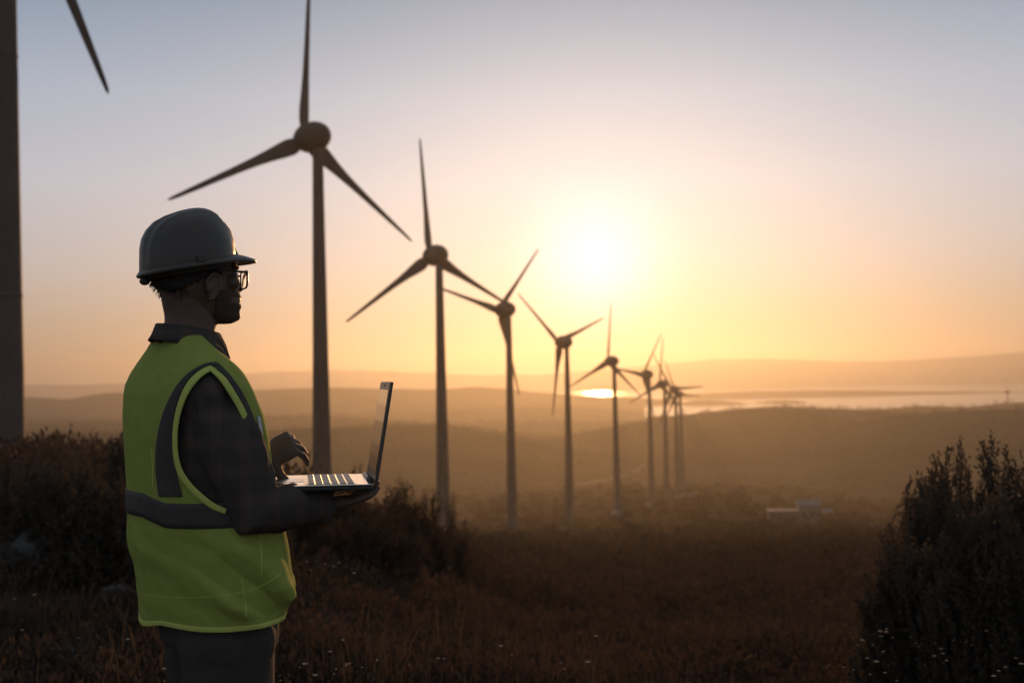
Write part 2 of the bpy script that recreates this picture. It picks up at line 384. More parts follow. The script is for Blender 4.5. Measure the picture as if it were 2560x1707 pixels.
# ------------------------------------------------------------------ transformer cabinets by the tower feet
def cabinet(px, py, Y, wm, hm, label):
    p = at(px, py, Y); g = gz(p[0], p[1]); root = obj('transformer_cabinet', None, label=label, cat='transformer', group='transformer cabinets at the turbine feet', loc=(p[0], p[1], g)); root.rotation_euler.z = .18
    bevelled(MB().box((-wm / 2, -1.1, -.3), (wm / 2, 1.1, hm)).build('housing', M['concrete'], root), .04)
    bevelled(MB().box((-wm / 2 - .12, -1.22, hm + .003), (wm / 2 + .12, 1.22, hm + .16)).build('roof', M['roof'], root), .03)
    for sx in (-.25, .25): MB().box((sx * wm - wm * .2, -1.14, .15), (sx * wm + wm * .2, -1.103, hm - .2)).build('door', M['steel'], root)
cabinet(1541, 1322, 408, 2.6, 2.3, 'pale cabinet at the foot of the upright-bladed turbine past the glint')
cabinet(1622, 1293, 462, 3.0, 2.3, 'grey cabinet beside the tower right of the water glint')
cabinet(1697, 1270, 560, 4.2, 2.3, 'wide low cabinet right below the farthest towers')
cabinet(1731, 1260, 590, 4.6, 2.4, 'rightmost pale cabinet, standing apart from the far towers')

# ------------------------------------------------------------------ white farm buildings on the slope
def place(px, py):
    h = on_ground(px, py); return h
def farmhouse():
    p = on_ground(2012, 1306); root = obj('farmhouse', None, label='pale farmhouse with a long low wing on the far slope', cat='house', loc=(p.x, p.y, p.z)); root.rotation_euler.z = -.12
    s = p.y / F                                                        # metres per photo pixel there
    def blk(name, x0, x1, z0, z1, y0, y1, m, parent=root): return MB().box((x0 * s, y0, z0 * s), (x1 * s, y1, z1 * s)).build(name, m, parent)
    w1 = blk('wall', -14, 38, -14, 42, 0, 6, M['whitewash']); mb = MB(); mb.V = [(-17 * s, -.3, 42.1 * s), (41 * s, -.3, 42.1 * s), (41 * s, 6.3, 42.1 * s), (-17 * s, 6.3, 42.1 * s), (-17 * s, 3, 55 * s), (41 * s, 3, 55 * s)]; mb.F = [(0, 1, 5, 4), (3, 4, 5, 2), (0, 4, 3), (1, 2, 5), (0, 3, 2, 1)]; rf_ = mb.build('roof', M['roof'], root)
    MB().box((24 * s, 3.4, 44 * s), (30 * s, 4.2, 60 * s)).build('chimney', M['whitewash'], rf_)
    blk('wing', -86, -15, -16, 26, .8, 5.5, M['whitewash']); blk('wing_roof', -90, -14.5, 26.1, 30, -.6, 5.7, M['roof'])
    blk('terrace', -12, 34, -30, -14.2, -3.0, 5, M['concrete'])
    for x0, x1, z0, z1 in ((-6, 3, 12, 26), (14, 24, 12, 26), (28, 35, 12, 26)): blk('window', x0, x1, z0, z1, -.04, .02, M['dark'])
    blk('door', 5, 12, -13, 16, -.05, .02, M['dark'])
    for x0 in (-78, -62, -46, -30): blk('window', x0, x0 + 7, 4, 16, .76, .82, M['dark'])
    return root
farmhouse()
p = on_ground(2070, 1290); root = obj('shed', None, label='small white shed with a pitched roof right of the farmhouse', cat='shed', loc=p)
s = p.y / F
MB().box((-12 * s, 0, -12 * s), (13 * s, 3, 9 * s)).build('wall', M['whitewash'], root)
mb = MB(); mb.V = [(-14 * s, -.3, 9.2 * s), (15 * s, -.3, 9.2 * s), (15 * s, 3.3, 9.2 * s), (-14 * s, 3.3, 9.2 * s), (-14 * s, 1.5, 18 * s), (15 * s, 1.5, 18 * s)]; mb.F = [(0, 1, 5, 4), (3, 4, 5, 2), (0, 4, 3), (1, 2, 5), (0, 3, 2, 1)]; mb.build('roof', M['roof'], root)
MB().box((-3 * s, -.05, -11 * s), (4 * s, .02, 5 * s)).build('door', M['dark'], root)

# mast on the far right hill
p = on_ground(2520, 1013)
if p is not None:
    s = p.y / F; root = obj('radio_mast', None, label='slim mast with a round head on the hill at the far right', cat='mast', loc=p)
    MB().tube([(0, 0, -2), (0, 0, 14 * s), (0, 0, 30 * s)], [2.4 * s, 1.6 * s, 1.2 * s], 12).build('shaft', M['tower'], root, True)
    MB().ball((0, 0, 33 * s), (5 * s, 5 * s, 4 * s)).build('head', M['tower'], root, True)
    MB().tube([(0, 0, 36 * s), (0, 0, 46 * s)], [.8 * s, .3 * s], 8).build('antenna', M['steel'], root, True)

# pale track winding up the hill behind the ridge
pts = [on_ground(x, y) for x, y in ((1355, 1226), (1400, 1219), (1450, 1211), (1500, 1203), (1540, 1195), (1575, 1184), (1600, 1172), (1612, 1160))]
pts = [q for q in pts if q is not None and q.y > 760]
if len(pts) > 2:
    rows = []
    for i in range(len(pts) - 1):
        for t in np.linspace(0, 1, 8, endpoint=False):
            q = pts[i].lerp(pts[i + 1], t); rows.append(q)
    Vt = []
    for q in rows:
        for dy in (-9, -3, 3, 9): Vt.append((q.x, q.y + dy, gz(q.x, q.y + dy) + .35))
    Ft = [(i * 4 + j, i * 4 + j + 1, i * 4 + j + 5, i * 4 + j + 4) for i in range(len(rows) - 1) for j in range(3)]
    obj('track', mesh('track', Vt, np.array(Ft), True), mat('dry earth track', (.15, .12, .08), .95, spec=0), kind='structure')

rng = np.random.default_rng(11)
# ------------------------------------------------------------------ the man with the laptop
PA = math.atan2(ray(480, 960)[0], ray(480, 960)[1]); DP = 2.86
PXL = np.array([math.cos(PA), -math.sin(PA), 0]); PYL = np.array([math.sin(PA), math.cos(PA), 0]); PO = PYL * DP
PO[2] = gz(PO[0], PO[1])
def lp(px, py, wd=0.0):
    """photo point at depth wd (away from the camera) in the man's own frame: x to the right of the picture, y away, z up"""
    d = ray(px, py); t = (DP + wd - CAM @ PYL) / (d @ PYL); P = CAM + d * t - PO
    return np.array([P @ PXL, P @ PYL, P[2]])
def rot2(v, b): return np.array([v[0] * math.cos(b) - v[1] * math.sin(b), v[0] * math.sin(b) + v[1] * math.cos(b)])
CLOTH = dict(
    skin=mat('tanned skin', (.14, .088, .064), .55, col2=(.115, .07, .05), scale=30, bump=.15, bscale=160, spec=.35),
    hair=mat('dark hair', (.045, .036, .031), .6, bump=.8, bscale=260, spec=.3),
    stubble=mat('stubbled skin', (.105, .068, .05), .8, col2=(.075, .049, .037), scale=220, bump=.6, bscale=500, spec=.2),
    hat=mat('hard hat plastic', (.070, .060, .052), .40, col2=(.078, .066, .057), scale=14, spec=.38),
    hat_dark=mat('hard hat fittings', (.05, .048, .046), .5),
    vest=mat('fluorescent yellow mesh fabric', (.47, .54, .13), .85, col2=(.42, .49, .11), scale=26, bump=.25, bscale=420, trans=.3, spec=.1),
    trim=mat('yellow binding tape', (.56, .62, .15), .75, bump=.2, bscale=500, spec=.15),
    strip=mat('grey reflective tape', (.050, .042, .039), .75, col2=(.060, .050, .046), scale=40, bump=.12, bscale=600, spec=.4),
    badge=mat('white card holder', (.75, .74, .72), .4),
    denim=mat('dark trousers', (.058, .050, .047), .9, col2=(.070, .060, .055), scale=60, bump=.3, bscale=380, spec=.1),
    boot=mat('boot leather', (.03, .022, .016), .6),
    frame=mat('black acetate', (.02, .018, .017), .3),
    metal=mat('silver laptop aluminium', (.96, .90, .80), .13, metal=1.0, bump=.03, bscale=900),
    key=mat('laptop key plastic', (.20, .20, .205), .35),
    bezel=mat('laptop bezel', (.035, .035, .036), .35),
    screen=mat('dark glass display', (.012, .012, .013), .03, spec=.9),
)
# plaid flannel: crossed bands of colour in the cloth
pm = bpy.data.materials.new('dark plaid flannel'); pm.use_nodes = True; t = pm.node_tree; b = t.nodes['Principled BSDF']; b.inputs['Roughness'].default_value = .95; b.inputs['Specular IOR Level'].default_value = .1
tcx = t.nodes.new('ShaderNodeTexCoord'); sx = t.nodes.new('ShaderNodeSeparateXYZ'); t.links.new(tcx.outputs['Object'], sx.inputs[0])
def band(sock, f, lo, hi):
    a = t.nodes.new('ShaderNodeMath'); a.operation = 'MULTIPLY'; a.inputs[1].default_value = f; t.links.new(sock, a.inputs[0])
    c = t.nodes.new('ShaderNodeMath'); c.operation = 'FRACT'; t.links.new(a.outputs[0], c.inputs[0])
    g = t.nodes.new('ShaderNodeMath'); g.operation = 'GREATER_THAN'; g.inputs[1].default_value = lo; t.links.new(c.outputs[0], g.inputs[0]); return g.outputs[0]
ad = t.nodes.new('ShaderNodeMath'); ad.operation = 'ADD'; t.links.new(band(sx.outputs['X'], 16, .6, 1), ad.inputs[0]); t.links.new(band(sx.outputs['Z'], 16, .6, 1), ad.inputs[1])
rp = t.nodes.new('ShaderNodeValToRGB'); rp.color_ramp.elements[0].color = (.066, .056, .052, 1); rp.color_ramp.elements[1].color = (.092, .070, .060, 1)
hl = t.nodes.new('ShaderNodeMath'); hl.operation = 'MULTIPLY'; hl.inputs[1].default_value = .5; t.links.new(ad.outputs[0], hl.inputs[0]); t.links.new(hl.outputs[0], rp.inputs[0]); t.links.new(rp.outputs[0], b.inputs['Base Color'])
nb = t.nodes.new('ShaderNodeTexNoise'); nb.inputs['Scale'].default_value = 300; bp = t.nodes.new('ShaderNodeBump'); bp.inputs['Strength'].default_value = .3; bp.inputs['Distance'].default_value = .004
t.links.new(nb.outputs['Fac'], bp.inputs['Height']); t.links.new(bp.outputs[0], b.inputs['Normal'])
CLOTH['plaid'] = pm

man = obj('person', None, label='man in a dark hard hat and bright yellow-green vest standing with an open laptop', cat='person', loc=tuple(PO))
man.rotation_euler.z = -PA
BT, BH = math.radians(24), math.radians(18)         # torso and head turn away from the camera
FT = np.array([math.cos(BT), math.sin(BT)]); RTT = np.array([math.sin(BT), -math.cos(BT)])   # his forward, his right (towards the camera)

# torso outline: photo y, back x, front x, half breadth
TORSO = [(836, 396, 505, .075), (850, 388, 534, .105), (872, 374, 560, .145), (903, 350, 577, .188), (930, 332, 590, .212), (958, 319, 602, .226), (980, 315, 613, .231), (1034, 313.5, 637, .232), (1088, 315.6, 652, .230), (1143, 320, 660, .226),
         (1197, 324, 662, .222), (1252, 326.5, 670, .220), (1306, 330, 692, .222), (1371, 337, 704, .226), (1415, 346, 709, .228), (1458, 351.5, 715, .230), (1500, 355, 711, .230), (1540, 356, 702, .230), (1575, 357, 694, .230)]
_ty = [q[0] for q in TORSO]
def torso_ring(py, m, grow=0.0, expo=2.25):
    x0, x1, hb = (itp(py, _ty, [q[i] for q in TORSO]) for i in (1, 2, 3))
    a0, a1 = lp(x0, py), lp(x1, py); uc = (a0[0] + a1[0]) / 2; hw = (a1[0] - a0[0]) / 2; z = (a0[2] + a1[2]) / 2
    aa = math.sqrt(max(hw * hw - (hb * math.sin(BT)) ** 2, (.35 * hw) ** 2)) / math.cos(BT)
    ring = []
    for k in range(m):
        th = 2 * math.pi * k / m; c, s_ = math.cos(th), math.sin(th)
        q = (abs(c) ** expo + abs(s_) ** expo) ** (-1 / expo)
        f, r = (aa + grow) * c * q, (hb + grow) * s_ * q                # forward, to his left
        ring.append(np.array([uc + f * FT[0] - r * RTT[0], f * FT[1] - r * RTT[1], z]))
    return ring
def torso_center(py):
    r = np.array(torso_ring(py, 16)); return r.mean(0)

# ---- skeleton points
sh_c = torso_center(930); 
SH_R = lp(532, 1003, -.155); SH_L = sh_c - np.array([RTT[0] * .150, RTT[1] * .150, .07])
EL_R = lp(640, 1272, -.20); WR_R = lp(812, 1264, -.085)
EL_L = lp(600, 1262, .24); WR_L = lp(655, 1150, .06)

# ---- body: one continuous mesh
mb = MB()
def bodyring(pts_c, x_fwd, x_back, hw, z, beta, m=28, uc=0, taper=.12):
    c = (x_fwd + x_back) / 2; a = (x_fwd - x_back) / 2; r = []
    for k in range(m):
        th = 2 * math.pi * k / m; f = c + a * math.cos(th); l = hw * math.sin(th) * (1 - taper * math.cos(th)); v = rot2((f, l), beta); r.append(np.array([uc + v[0], v[1], z]))
    return r
UH = lp(505, 700)[0]
def hx(px, py): return (lp(px, py)[0] - UH) / math.cos(BH)
HEAD = [(543, 432, 535, .045), (556, 405, 562, .060), (575, 390, 576, .069), (600, 381, 584, .0735), (630, 376, 586.5, .0755), (652, 375, 588.5, .0755), (664, 375, 592, .075), (672, 375, 594.5, .0745), (680, 377, 591, .0735), (690, 379, 589.5, .072), (705, 385, 592, .070), (720, 394, 594, .0685), (731, 405, 596.5, .067),
        (740, 415, 600, .065), (748, 424, 602, .064), (755, 432, 600.5, .062), (759, 437, 599, .061), (765, 442, 601.5, .059), (772, 448, 599, .056), (780, 455, 596.5, .053), (788, 463, 598.5, .049), (796, 474, 597, .044), (803, 490, 590, .037), (809, 510, 576, .026)]
mb.loft([bodyring(None, hx(x1, y), hx(x0, y), hw, lp(505, y)[2], BH, 36, UH) for (y, x0, x1, hw) in HEAD][::-1])
NECK = [(690, 392, 520, .052), (720, 396, 528, .054), (748, 405.5, 532, .055), (765, 408.5, 536, .0555), (785, 413, 539, .056), (800, 414, 540, .056), (815, 412, 538, .057), (828, 408, 534, .058), (842, 405, 528, .058), (860, 406, 520, .058), (885, 412, 515, .06)]
mb.loft([bodyring(None, hx(x1, y), hx(x0, y), hw, lp(505, y)[2], BH, 28, UH, 0) for (y, x0, x1, hw) in NECK][::-1])
NOSE = [(680, 590, .0065), (688, 593.5, .0075), (697, 598.5, .009), (706, 604, .0115), (713, 608.5, .0145), (719, 610.5, .0165), (724, 608, .0165), (729, 601, .0125)]
mb.loft([bodyring(None, hx(x1, y), hx(x1 - 26 - (y - 680) * .1, y), hw, lp(505, y)[2], BH, 14, UH, .35) for (y, x1, hw) in NOSE][::-1])
def hp(f, l, py):
    v = rot2((f, l), BH); return np.array([UH + v[0], v[1], lp(505, py)[2]])
Rz = np.array([[math.cos(BH), -math.sin(BH), 0], [math.sin(BH), math.cos(BH), 0], [0, 0, 1]])
for s_ in (-1, 1):
    # ears with a rolled rim, brows, cheekbones
    ec = hp(.002, s_ * .078, 724); tl = np.array([[math.cos(.22), 0, math.sin(.22)], [0, 1, 0], [-math.sin(.22), 0, math.cos(.22)]])
    mb.ball(ec, (.017, .006, .030), 10, 14, Rz @ tl)
    rim = [ec + Rz @ tl @ np.array([.017 * math.cos(a) * (1.1 if math.sin(a) > 0 else .75) - .003, s_ * .006, .031 * math.sin(a)]) for a in np.linspace(-1.9, 3.6, 18)]
    mb.tube(rim, .0042, 8)
    mb.ball(hp(.068, s_ * .032, 671), (.014, .024, .0065), 8, 12, Rz); mb.ball(hp(.058, s_ * .046, 708), (.020, .019, .018), 8, 12, Rz)
    mb.ball(hp(.066, s_ * .031, 688), (.012, .014, .0095), 8, 12, Rz)
mb.ball(hp(.083, 0, 749), (.011, .024, .0065), 8, 12, Rz); mb.ball(hp(.082, 0, 766), (.011, .021, .0065), 8, 12, Rz); mb.ball(hp(.076, 0, 790), (.020, .022, .014), 8, 12, Rz)
# torso under the clothes, arms, hands, legs
mb.loft([torso_ring(y, 30, -.030) for y in (872, 903, 930, 980, 1034, 1143, 1252, 1371, 1458, 1540)][::-1])
def limb(a, b_, c, r): return [a, a * .5 + b_ * .5, b_, b_ * .5 + c * .5, c], r
for S_, E_, W_ in ((SH_R, EL_R, WR_R), (SH_L, EL_L, WR_L)):
    P_, R_ = limb(S_, E_, W_, [.052, .047, .042, .038, .029]); mb.tube(P_, R_, 14); mb.ball(S_, .05)
def hand(wr, palm_dir, palm_n, thumb_side, curls, spread, L_=.088, thumb=None, flen=1.0):
    """palm box, four bent fingers of unequal length and a thumb leaving the side of the palm"""
    d = palm_dir / np.linalg.norm(palm_dir); n_ = palm_n - d * (palm_n @ d); n_ /= np.linalg.norm(n_); s_ = np.cross(n_, d)
    if s_ @ thumb_side < 0: s_ = -s_
    mb.tube([wr - d * .02, wr + d * .015, wr + d * .05, wr + d * L_], [.026, .031, .038, .036], 14, .0)if False else None
    rings = []
    for q, wdt, thk in ((-.025, .026, .021), (.0, .029, .019), (.03, .038, .017), (.06, .043, .0145), (L_, .041, .0115)):
        rings.append([wr + d * q + s_ * wdt * math.cos(a) + n_ * thk * math.sin(a) for a in np.linspace(0, 2 * math.pi, 16, endpoint=False)])
    mb.loft(rings)
    for i, (off, ln) in enumerate(((.031, .072), (.010, .080), (-.011, .074), (-.031, .058))):
        p = wr + d * (L_ - .012 - abs(off) * .15) + s_ * off; pts = [p - d * .02, p + d * .012]; dirv = d + s_ * (off * spread); dirv /= np.linalg.norm(dirv); ang = 0.0
        for j, (fr, cu) in enumerate(zip((.42, .32, .26), curls[i])):
            ang += cu; dv_ = dirv * math.cos(ang) - n_ * math.sin(ang); pts.append(pts[-1] + dv_ * ln * fr * flen)
        mb.tube(pts, [.0098, .0098, .0090, .0083, .0066], 10); mb.ball(pts[-1], .0064, 8, 10)
    b0 = wr + d * .022 + s_ * .026; td = thumb if thumb is not None else (d * .75 + s_ * .75 - n_ * .25)
    td = td / np.linalg.norm(td); t1 = b0 + td * .034; t2 = t1 + (td + d * .35) / np.linalg.norm(td + d * .35) * .030; t3 = t2 + (td + d * .55) / np.linalg.norm(td + d * .55) * .024
    mb.tube([b0 - td * .015, b0, t1, t2, t3], [.014, .0145, .0115, .0100, .0075], 10); mb.ball(t3, .0074, 8, 10)
up = np.array([0, 0, 1.0])
# right hand flat under the laptop, fingers curling up behind the hinge; left hand arched over the keys
hand(WR_R, lp(900, 1240, -.04) - WR_R, -up, np.array([0, 1.0, 0]), [(.05, .55, .6), (.05, .5, .6), (.05, .35, .4), (.05, .3, .3)], 1.2, flen=1.0)
hand(WR_L, lp(722, 1112, .055) - WR_L, np.array([-.25, -.8, .6]), np.array([.0, -.6, -.8]), [(1.25, .30, .15), (1.22, .32, .15), (1.25, .35, .2), (1.3, .4, .25)], .6, thumb=np.array([.45, -.05, -.9]))
HIP = torso_center(1540)
for s_ in (1, -1):
    hp_ = HIP + np.array([RTT[0] * .09 * s_ + .02, RTT[1] * .09 * s_, -.02]); kn = np.array([hp_[0] + .015, hp_[1] + .0, .49]); an = np.array([hp_[0] - .03, hp_[1], .09])
    mb.tube([hp_, (hp_ + kn) / 2, kn, (kn + an) / 2 + np.array([-.012, 0, .05]), an], [.085, .075, .055, .054, .038], 14)
body = obj('body', fused(mb, 'body', .0032, 3), CLOTH['skin'], man)
# eyes
for s_ in (-1, 1):
    e = MB().ball(hp(.0665, s_ * .031, 688), .0118, 12, 16).build('eye', mat('eye white', (.7, .68, .66), .2), man, True)
    MB().ball(hp(.0745, s_ * .031, 688), (.0048, .0048, .0048), 8, 12).build('iris', CLOTH['hair'], e, True)
# short hair below the hat and a stubble beard, both thin shells on the head
def shell(lo, hi, grow, keep, name, voxn, jit):
    ys = np.linspace(lo, hi, 22); rings = []; hy = [q[0] for q in HEAD]
    for y in ys:
        x0, x1, hw = (itp(y, hy, [q[i] for q in HEAD]) for i in (1, 2, 3)); rings.append([p for p in bodyring(None, hx(x1, y) + grow, hx(x0, y) - grow, hw + grow, lp(505, y)[2], BH, 72, UH)])
    m_ = MB(); m_.loft(rings[::-1], cap=False); V_ = np.array(m_.V); F_ = []
    for f in m_.F:
        c = V_[list(f)].mean(0); q = rot2((c[0] - UH, c[1]), -BH)
        if keep(q[0], q[1], c[2]): F_.append(f)
    for i, v in enumerate(V_):
        d = np.array([v[0] - UH, v[1], 0]); d /= np.linalg.norm(d) + 1e-9; V_[i] = v + d * jit * noise.noise(Vector(tuple(v * voxn)))
    o = obj(name, mesh(name, V_, F_, True), CLOTH['hair' if name == 'hair' else 'stubble'], man); md = o.modifiers.new('s', 'SOLIDIFY'); md.thickness = .004 if name == 'hair' else .0015; md.offset = -1; return o
z_of = lambda y: lp(505, y)[2]
shell(610, 744, .0045, lambda f, l, z: (f < -.008 and z > z_of(694 + 560 * max(0, -f - .008))) or (f < .030 and z > z_of(690)) , 'hair', 90, .005)
shell(728, 808, .0012, lambda f, l, z: f > .012 and (z < z_of(757) or f < .055 or z > z_of(744)) , 'beard', 300, .0012)
# tuft of hair at the nape
mbh = MB()
for i in range(90):
    y = rng.uniform(690, 745); x0 = itp(y, [q[0] for q in HEAD], [q[1] for q in HEAD]); an_ = rng.uniform(-1.0, 1.0)
    v = rot2((hx(x0, y) * math.cos(an_), .07 * math.sin(an_)), BH); p = np.array([UH + v[0], v[1], z_of(y)]); d = np.array([v[0], v[1], -.06]); d /= np.linalg.norm(d)
    mbh.tube([p - d * .004, p + d * .007, p + d * .012 + np.array([0, 0, -.006])], [.0016, .0012, .0003], 4)
mbh.build('nape_hair', CLOTH['hair'], man)

# ---- shirt: torso, sleeves, collar
mb = MB(); mb.loft([torso_ring(y, 40, -.012 if y < 1250 else -.022) for y in (850, 872, 903, 930, 958, 980, 1034, 1088, 1143, 1197, 1252, 1306, 1371, 1415, 1458, 1500, 1530)][::-1])
def sleeve(S_, E_, W_, end):
    P_ = [S_ + (sh_c - S_) * .35, S_, S_ * .6 + E_ * .4, S_ * .25 + E_ * .75, E_ + (E_ - (S_ + W_) / 2) * .05, E_ * .7 + W_ * .3, E_ * .35 + W_ * .65, E_ * (1 - end) + W_ * end]
    mb.tube(P_, [.050, .071, .076, .072, .066, .058, .050, .043], 22); mb.ball(S_, (.074, .074, .074))
sleeve(SH_R, EL_R, WR_R, .93); sleeve(SH_L, EL_L, WR_L, .93)
sm = fused(mb, 'shirt', .0055, 5)
co = np.zeros(len(sm.vertices) * 3); sm.vertices.foreach_get('co', co); co = co.reshape(-1, 3); no = np.zeros_like(co).ravel(); sm.vertices.foreach_get('normal', no); no = no.reshape(-1, 3)
dsp = np.array([noise.fractal(Vector((p[0] * 16, p[1] * 16, p[2] * 9 + p[0] * 6)), 1.0, 2.0, 3) for p in co]); co += no * (dsp * .0085)[:, None]
sm.vertices.foreach_set('co', co.ravel()); sm.update()
shirt = obj('shirt', sm, CLOTH['plaid'], man)
for S0, W0_, nm in ((EL_R, WR_R, 'cuff'), (EL_L, WR_L, 'cuff')):
    a_, b_ = S0 * .16 + W0_ * .84, S0 * .02 + W0_ * .98
    MB().tube([a_, a_ * .95 + b_ * .05, a_ * .5 + b_ * .5, b_ * .95 + a_ * .05, b_], [.044, .047, .0465, .046, .042], 22).build(nm, CLOTH['plaid'], shirt, True)
# collar: standing band folding outwards, open at the throat
mbc = MB(); rows = []
CB = [(0, 0), (1, .3), (2, .9)]
for j in range(41):
    a = math.radians(-166 + 332 * j / 40)           # 0 = nape
    back = .5 + .5 * math.cos(a)
    nx0, nx1 = (itp(830, [q[0] for q in NECK], [q[i] for q in NECK]) for i in (1, 2))
    f0, f1 = hx(nx0, 830), hx(nx1, 830); c = (f0 + f1) / 2; ra = (f1 - f0) / 2
    def cp(grow, py): v = rot2((c - (ra + grow) * math.cos(a), (.060 + grow) * math.sin(a)), BH); return np.array([UH + v[0], v[1], z_of(py)])
    fr = 1 - back
    rows.append([cp(.010, 858 + 26 * fr), cp(.006, 828 + 20 * fr), cp(.008, 814 + 26 * fr), cp(.013, 812 + 27 * fr), cp(.021 + .003 * fr, 836 + 28 * fr), cp(.030 + .004 * fr, 850 + 50 * fr)])
V_ = [p for r in rows for p in r]; F_ = [(i * 6 + k, i * 6 + k + 1, (i + 1) * 6 + k + 1, (i + 1) * 6 + k) for i in range(40) for k in range(5)]
o = obj('collar', mesh('collar', V_, F_, True), CLOTH['plaid'], shirt); md = o.modifiers.new('s', 'SOLIDIFY'); md.thickness = .003
# ---- vest
mrow = [838, 844, 850, 860] + list(np.arange(872, 1574, 4.0)) + [1575]; MV = 220
rings = [torso_ring(y, MV, .006) for y in mrow]
VV = np.array(rings); nrows = len(mrow); TC850 = torso_center(850)[:2]
_hemx = [330, 357, 400, 436, 490, 566, 653, 702, 731, 760]; _hemy = [1560, 1564, 1575, 1580, 1582, 1573, 1551, 1529, 1500, 1490]
_hd = [0, 0, -.16, -.2, -.22, -.2, -.14, -.06, 0, 0]; hem_u = [lp(a, b, c)[0] for a, b, c in zip(_hemx, _hemy, _hd)]; hem_z = [lp(a, b, c)[2] for a, b, c in zip(_hemx, _hemy, _hd)]
z_hi = lp(500, 1430)[2]; z_lo = VV[-1, :, 2].mean()
for i in range(nrows):
    for j in range(MV):
        p = VV[i, j]
        if p[2] < z_hi:
            hz_ = itp(p[0], hem_u, hem_z); q = (z_hi - p[2]) / (z_hi - z_lo); p[2] = z_hi + (hz_ - z_hi) * q
        # neckline: lower at the throat
        if mrow[i] < 960:
            f = (p[:2] - TC850) @ FT; p[2] -= max(0, f) * 1.25 * ((960 - mrow[i]) / 122) ** 2
# cloth folds
for i in range(nrows):
    for j in range(MV):
        p = VV[i, j]; c = VV[i].mean(0); d = np.array([p[0] - c[0], p[1] - c[1], 0]); d /= np.linalg.norm(d) + 1e-9
        y = mrow[i]; k1 = max(0, min(1, (y - 900) / 200)); k2 = max(0, min(1, (y - 1270) / 80)) * max(.25, min(1, (1560 - y) / 60))
        s1 = noise.noise(Vector((p[0] * 14 + p[2] * 3, p[1] * 14, p[2] * 3.2))) * .0080 * (.35 + .65 * k1) + noise.noise(Vector((p[0] * 30, p[1] * 30, p[2] * 12 + 7))) * .0022
        dgl = (p[2] - p[0] * -.75) * 1.0                # diagonal drape from the back down to the front
        s2 = math.sin(dgl * 46 + 3 * noise.noise(Vector((p[0] * 5, p[1] * 5, p[2] * 5)))) * .0085 * k2 + noise.noise(Vector((dgl * 15, p[1] * 6, p[0] * 4))) * .020 * k2 + noise.noise(Vector((dgl * 34, p[1] * 9, p[0] * 9))) * .0045 * k2
        bk = (d[:2] @ FT); damp = .3 if bk < -.6 else (1.0 if bk < .45 else .5) if bk > -.2 else .3 + (bk + .6) / .4 * .7
        VV[i, j] = p + d * (max(s1 + s2, -.004) + .003 * k2) * damp
VF = []
for i in range(nrows - 1):
    for j in range(MV):
        a, c = i * MV + j, i * MV + (j + 1) % MV; VF.append((a, a + MV, c + MV, c))
VP = VV.reshape(-1, 3)
vest_bvh = BVHTree.FromPolygons([Vector(tuple(p)) for p in VP], VF)
cam_l = np.array([(CAM - PO) @ PXL, (CAM - PO) @ PYL, (CAM - PO)[2]])
def ray_l(px, py):
    d = ray(px, py); return np.array([d @ PXL, d @ PYL, d[2]])
def on_vest(px, py, off):
    h = vest_bvh.ray_cast(Vector(tuple(cam_l)), Vector(tuple(ray_l(px, py))))
    if h[0] is None: return None
    n_ = h[1]
    if n_.dot(Vector(tuple(ray_l(px, py)))) > 0: n_ = -n_
    return np.array(h[0] + n_ * off)
k_ = 1.0884
ARM = [(x * k_, y * k_) for x, y in ((481, 849), (462, 862), (440, 884), (424, 915), (412, 955), (406, 1000), (408, 1045), (418, 1082), (436, 1110), (460, 1135), (490, 1158), (520, 1172), (548, 1176), (572, 1160), (588, 1125), (592, 1085), (584, 1040), (570, 990), (552, 945), (530, 905), (508, 872))]
def inside(px, py, poly):
    r = False; n_ = len(poly)
    for i in range(n_):
        x1, y1 = poly[i]; x2, y2 = poly[(i + 1) % n_]
        if (y1 > py) != (y2 > py) and px < (x2 - x1) * (py - y1) / (y2 - y1) + x1: r = not r
    return r
def to_px(p):
    P = PO + PXL * p[0] + PYL * p[1] + np.array([0, 0, p[2]]) - CAM; z = P @ FW
    return IW / 2 + F * (P @ RT) / z, IH / 2 - F * (P @ UPV) / z
cx = torso_center(1034)
def armhole(c):
    q = c - cx; r = q[:2] @ RTT
    if r < -.05:                                    # the far side mirrors the near one
        q2 = q.copy(); q2[:2] = q[:2] - 2 * (q[:2] @ RTT) * RTT; c = cx + q2; r = -r
    return r > .05 and inside(*to_px(c), ARM)
VFk = [f for f in VF if not armhole(VP[list(f)].mean(0))]
vest = obj('safety_vest', mesh('safety_vest', VP, VFk, True), CLOTH['vest'], man); md = vest.modifiers.new('s', 'SOLIDIFY'); md.thickness = .0022; md.offset = 0
def smooth_curve(P, n=60, closed=False):
    P = np.array(P, float); m_ = len(P); out_ = []
    for i in range(m_ if closed else m_ - 1):
        p0, p1, p2, p3 = (P[(i + q) % m_] if closed else P[min(max(i + q, 0), m_ - 1)] for q in (-1, 0, 1, 2))
        for t_ in np.linspace(0, 1, 8, endpoint=False):
            out_.append(.5 * ((2 * p1) + (-p0 + p2) * t_ + (2 * p0 - 5 * p1 + 4 * p2 - p3) * t_ ** 2 + (-p0 + 3 * p1 - 3 * p2 + p3) * t_ ** 3))
    if not closed: out_.append(P[-1])
    return np.array(out_)
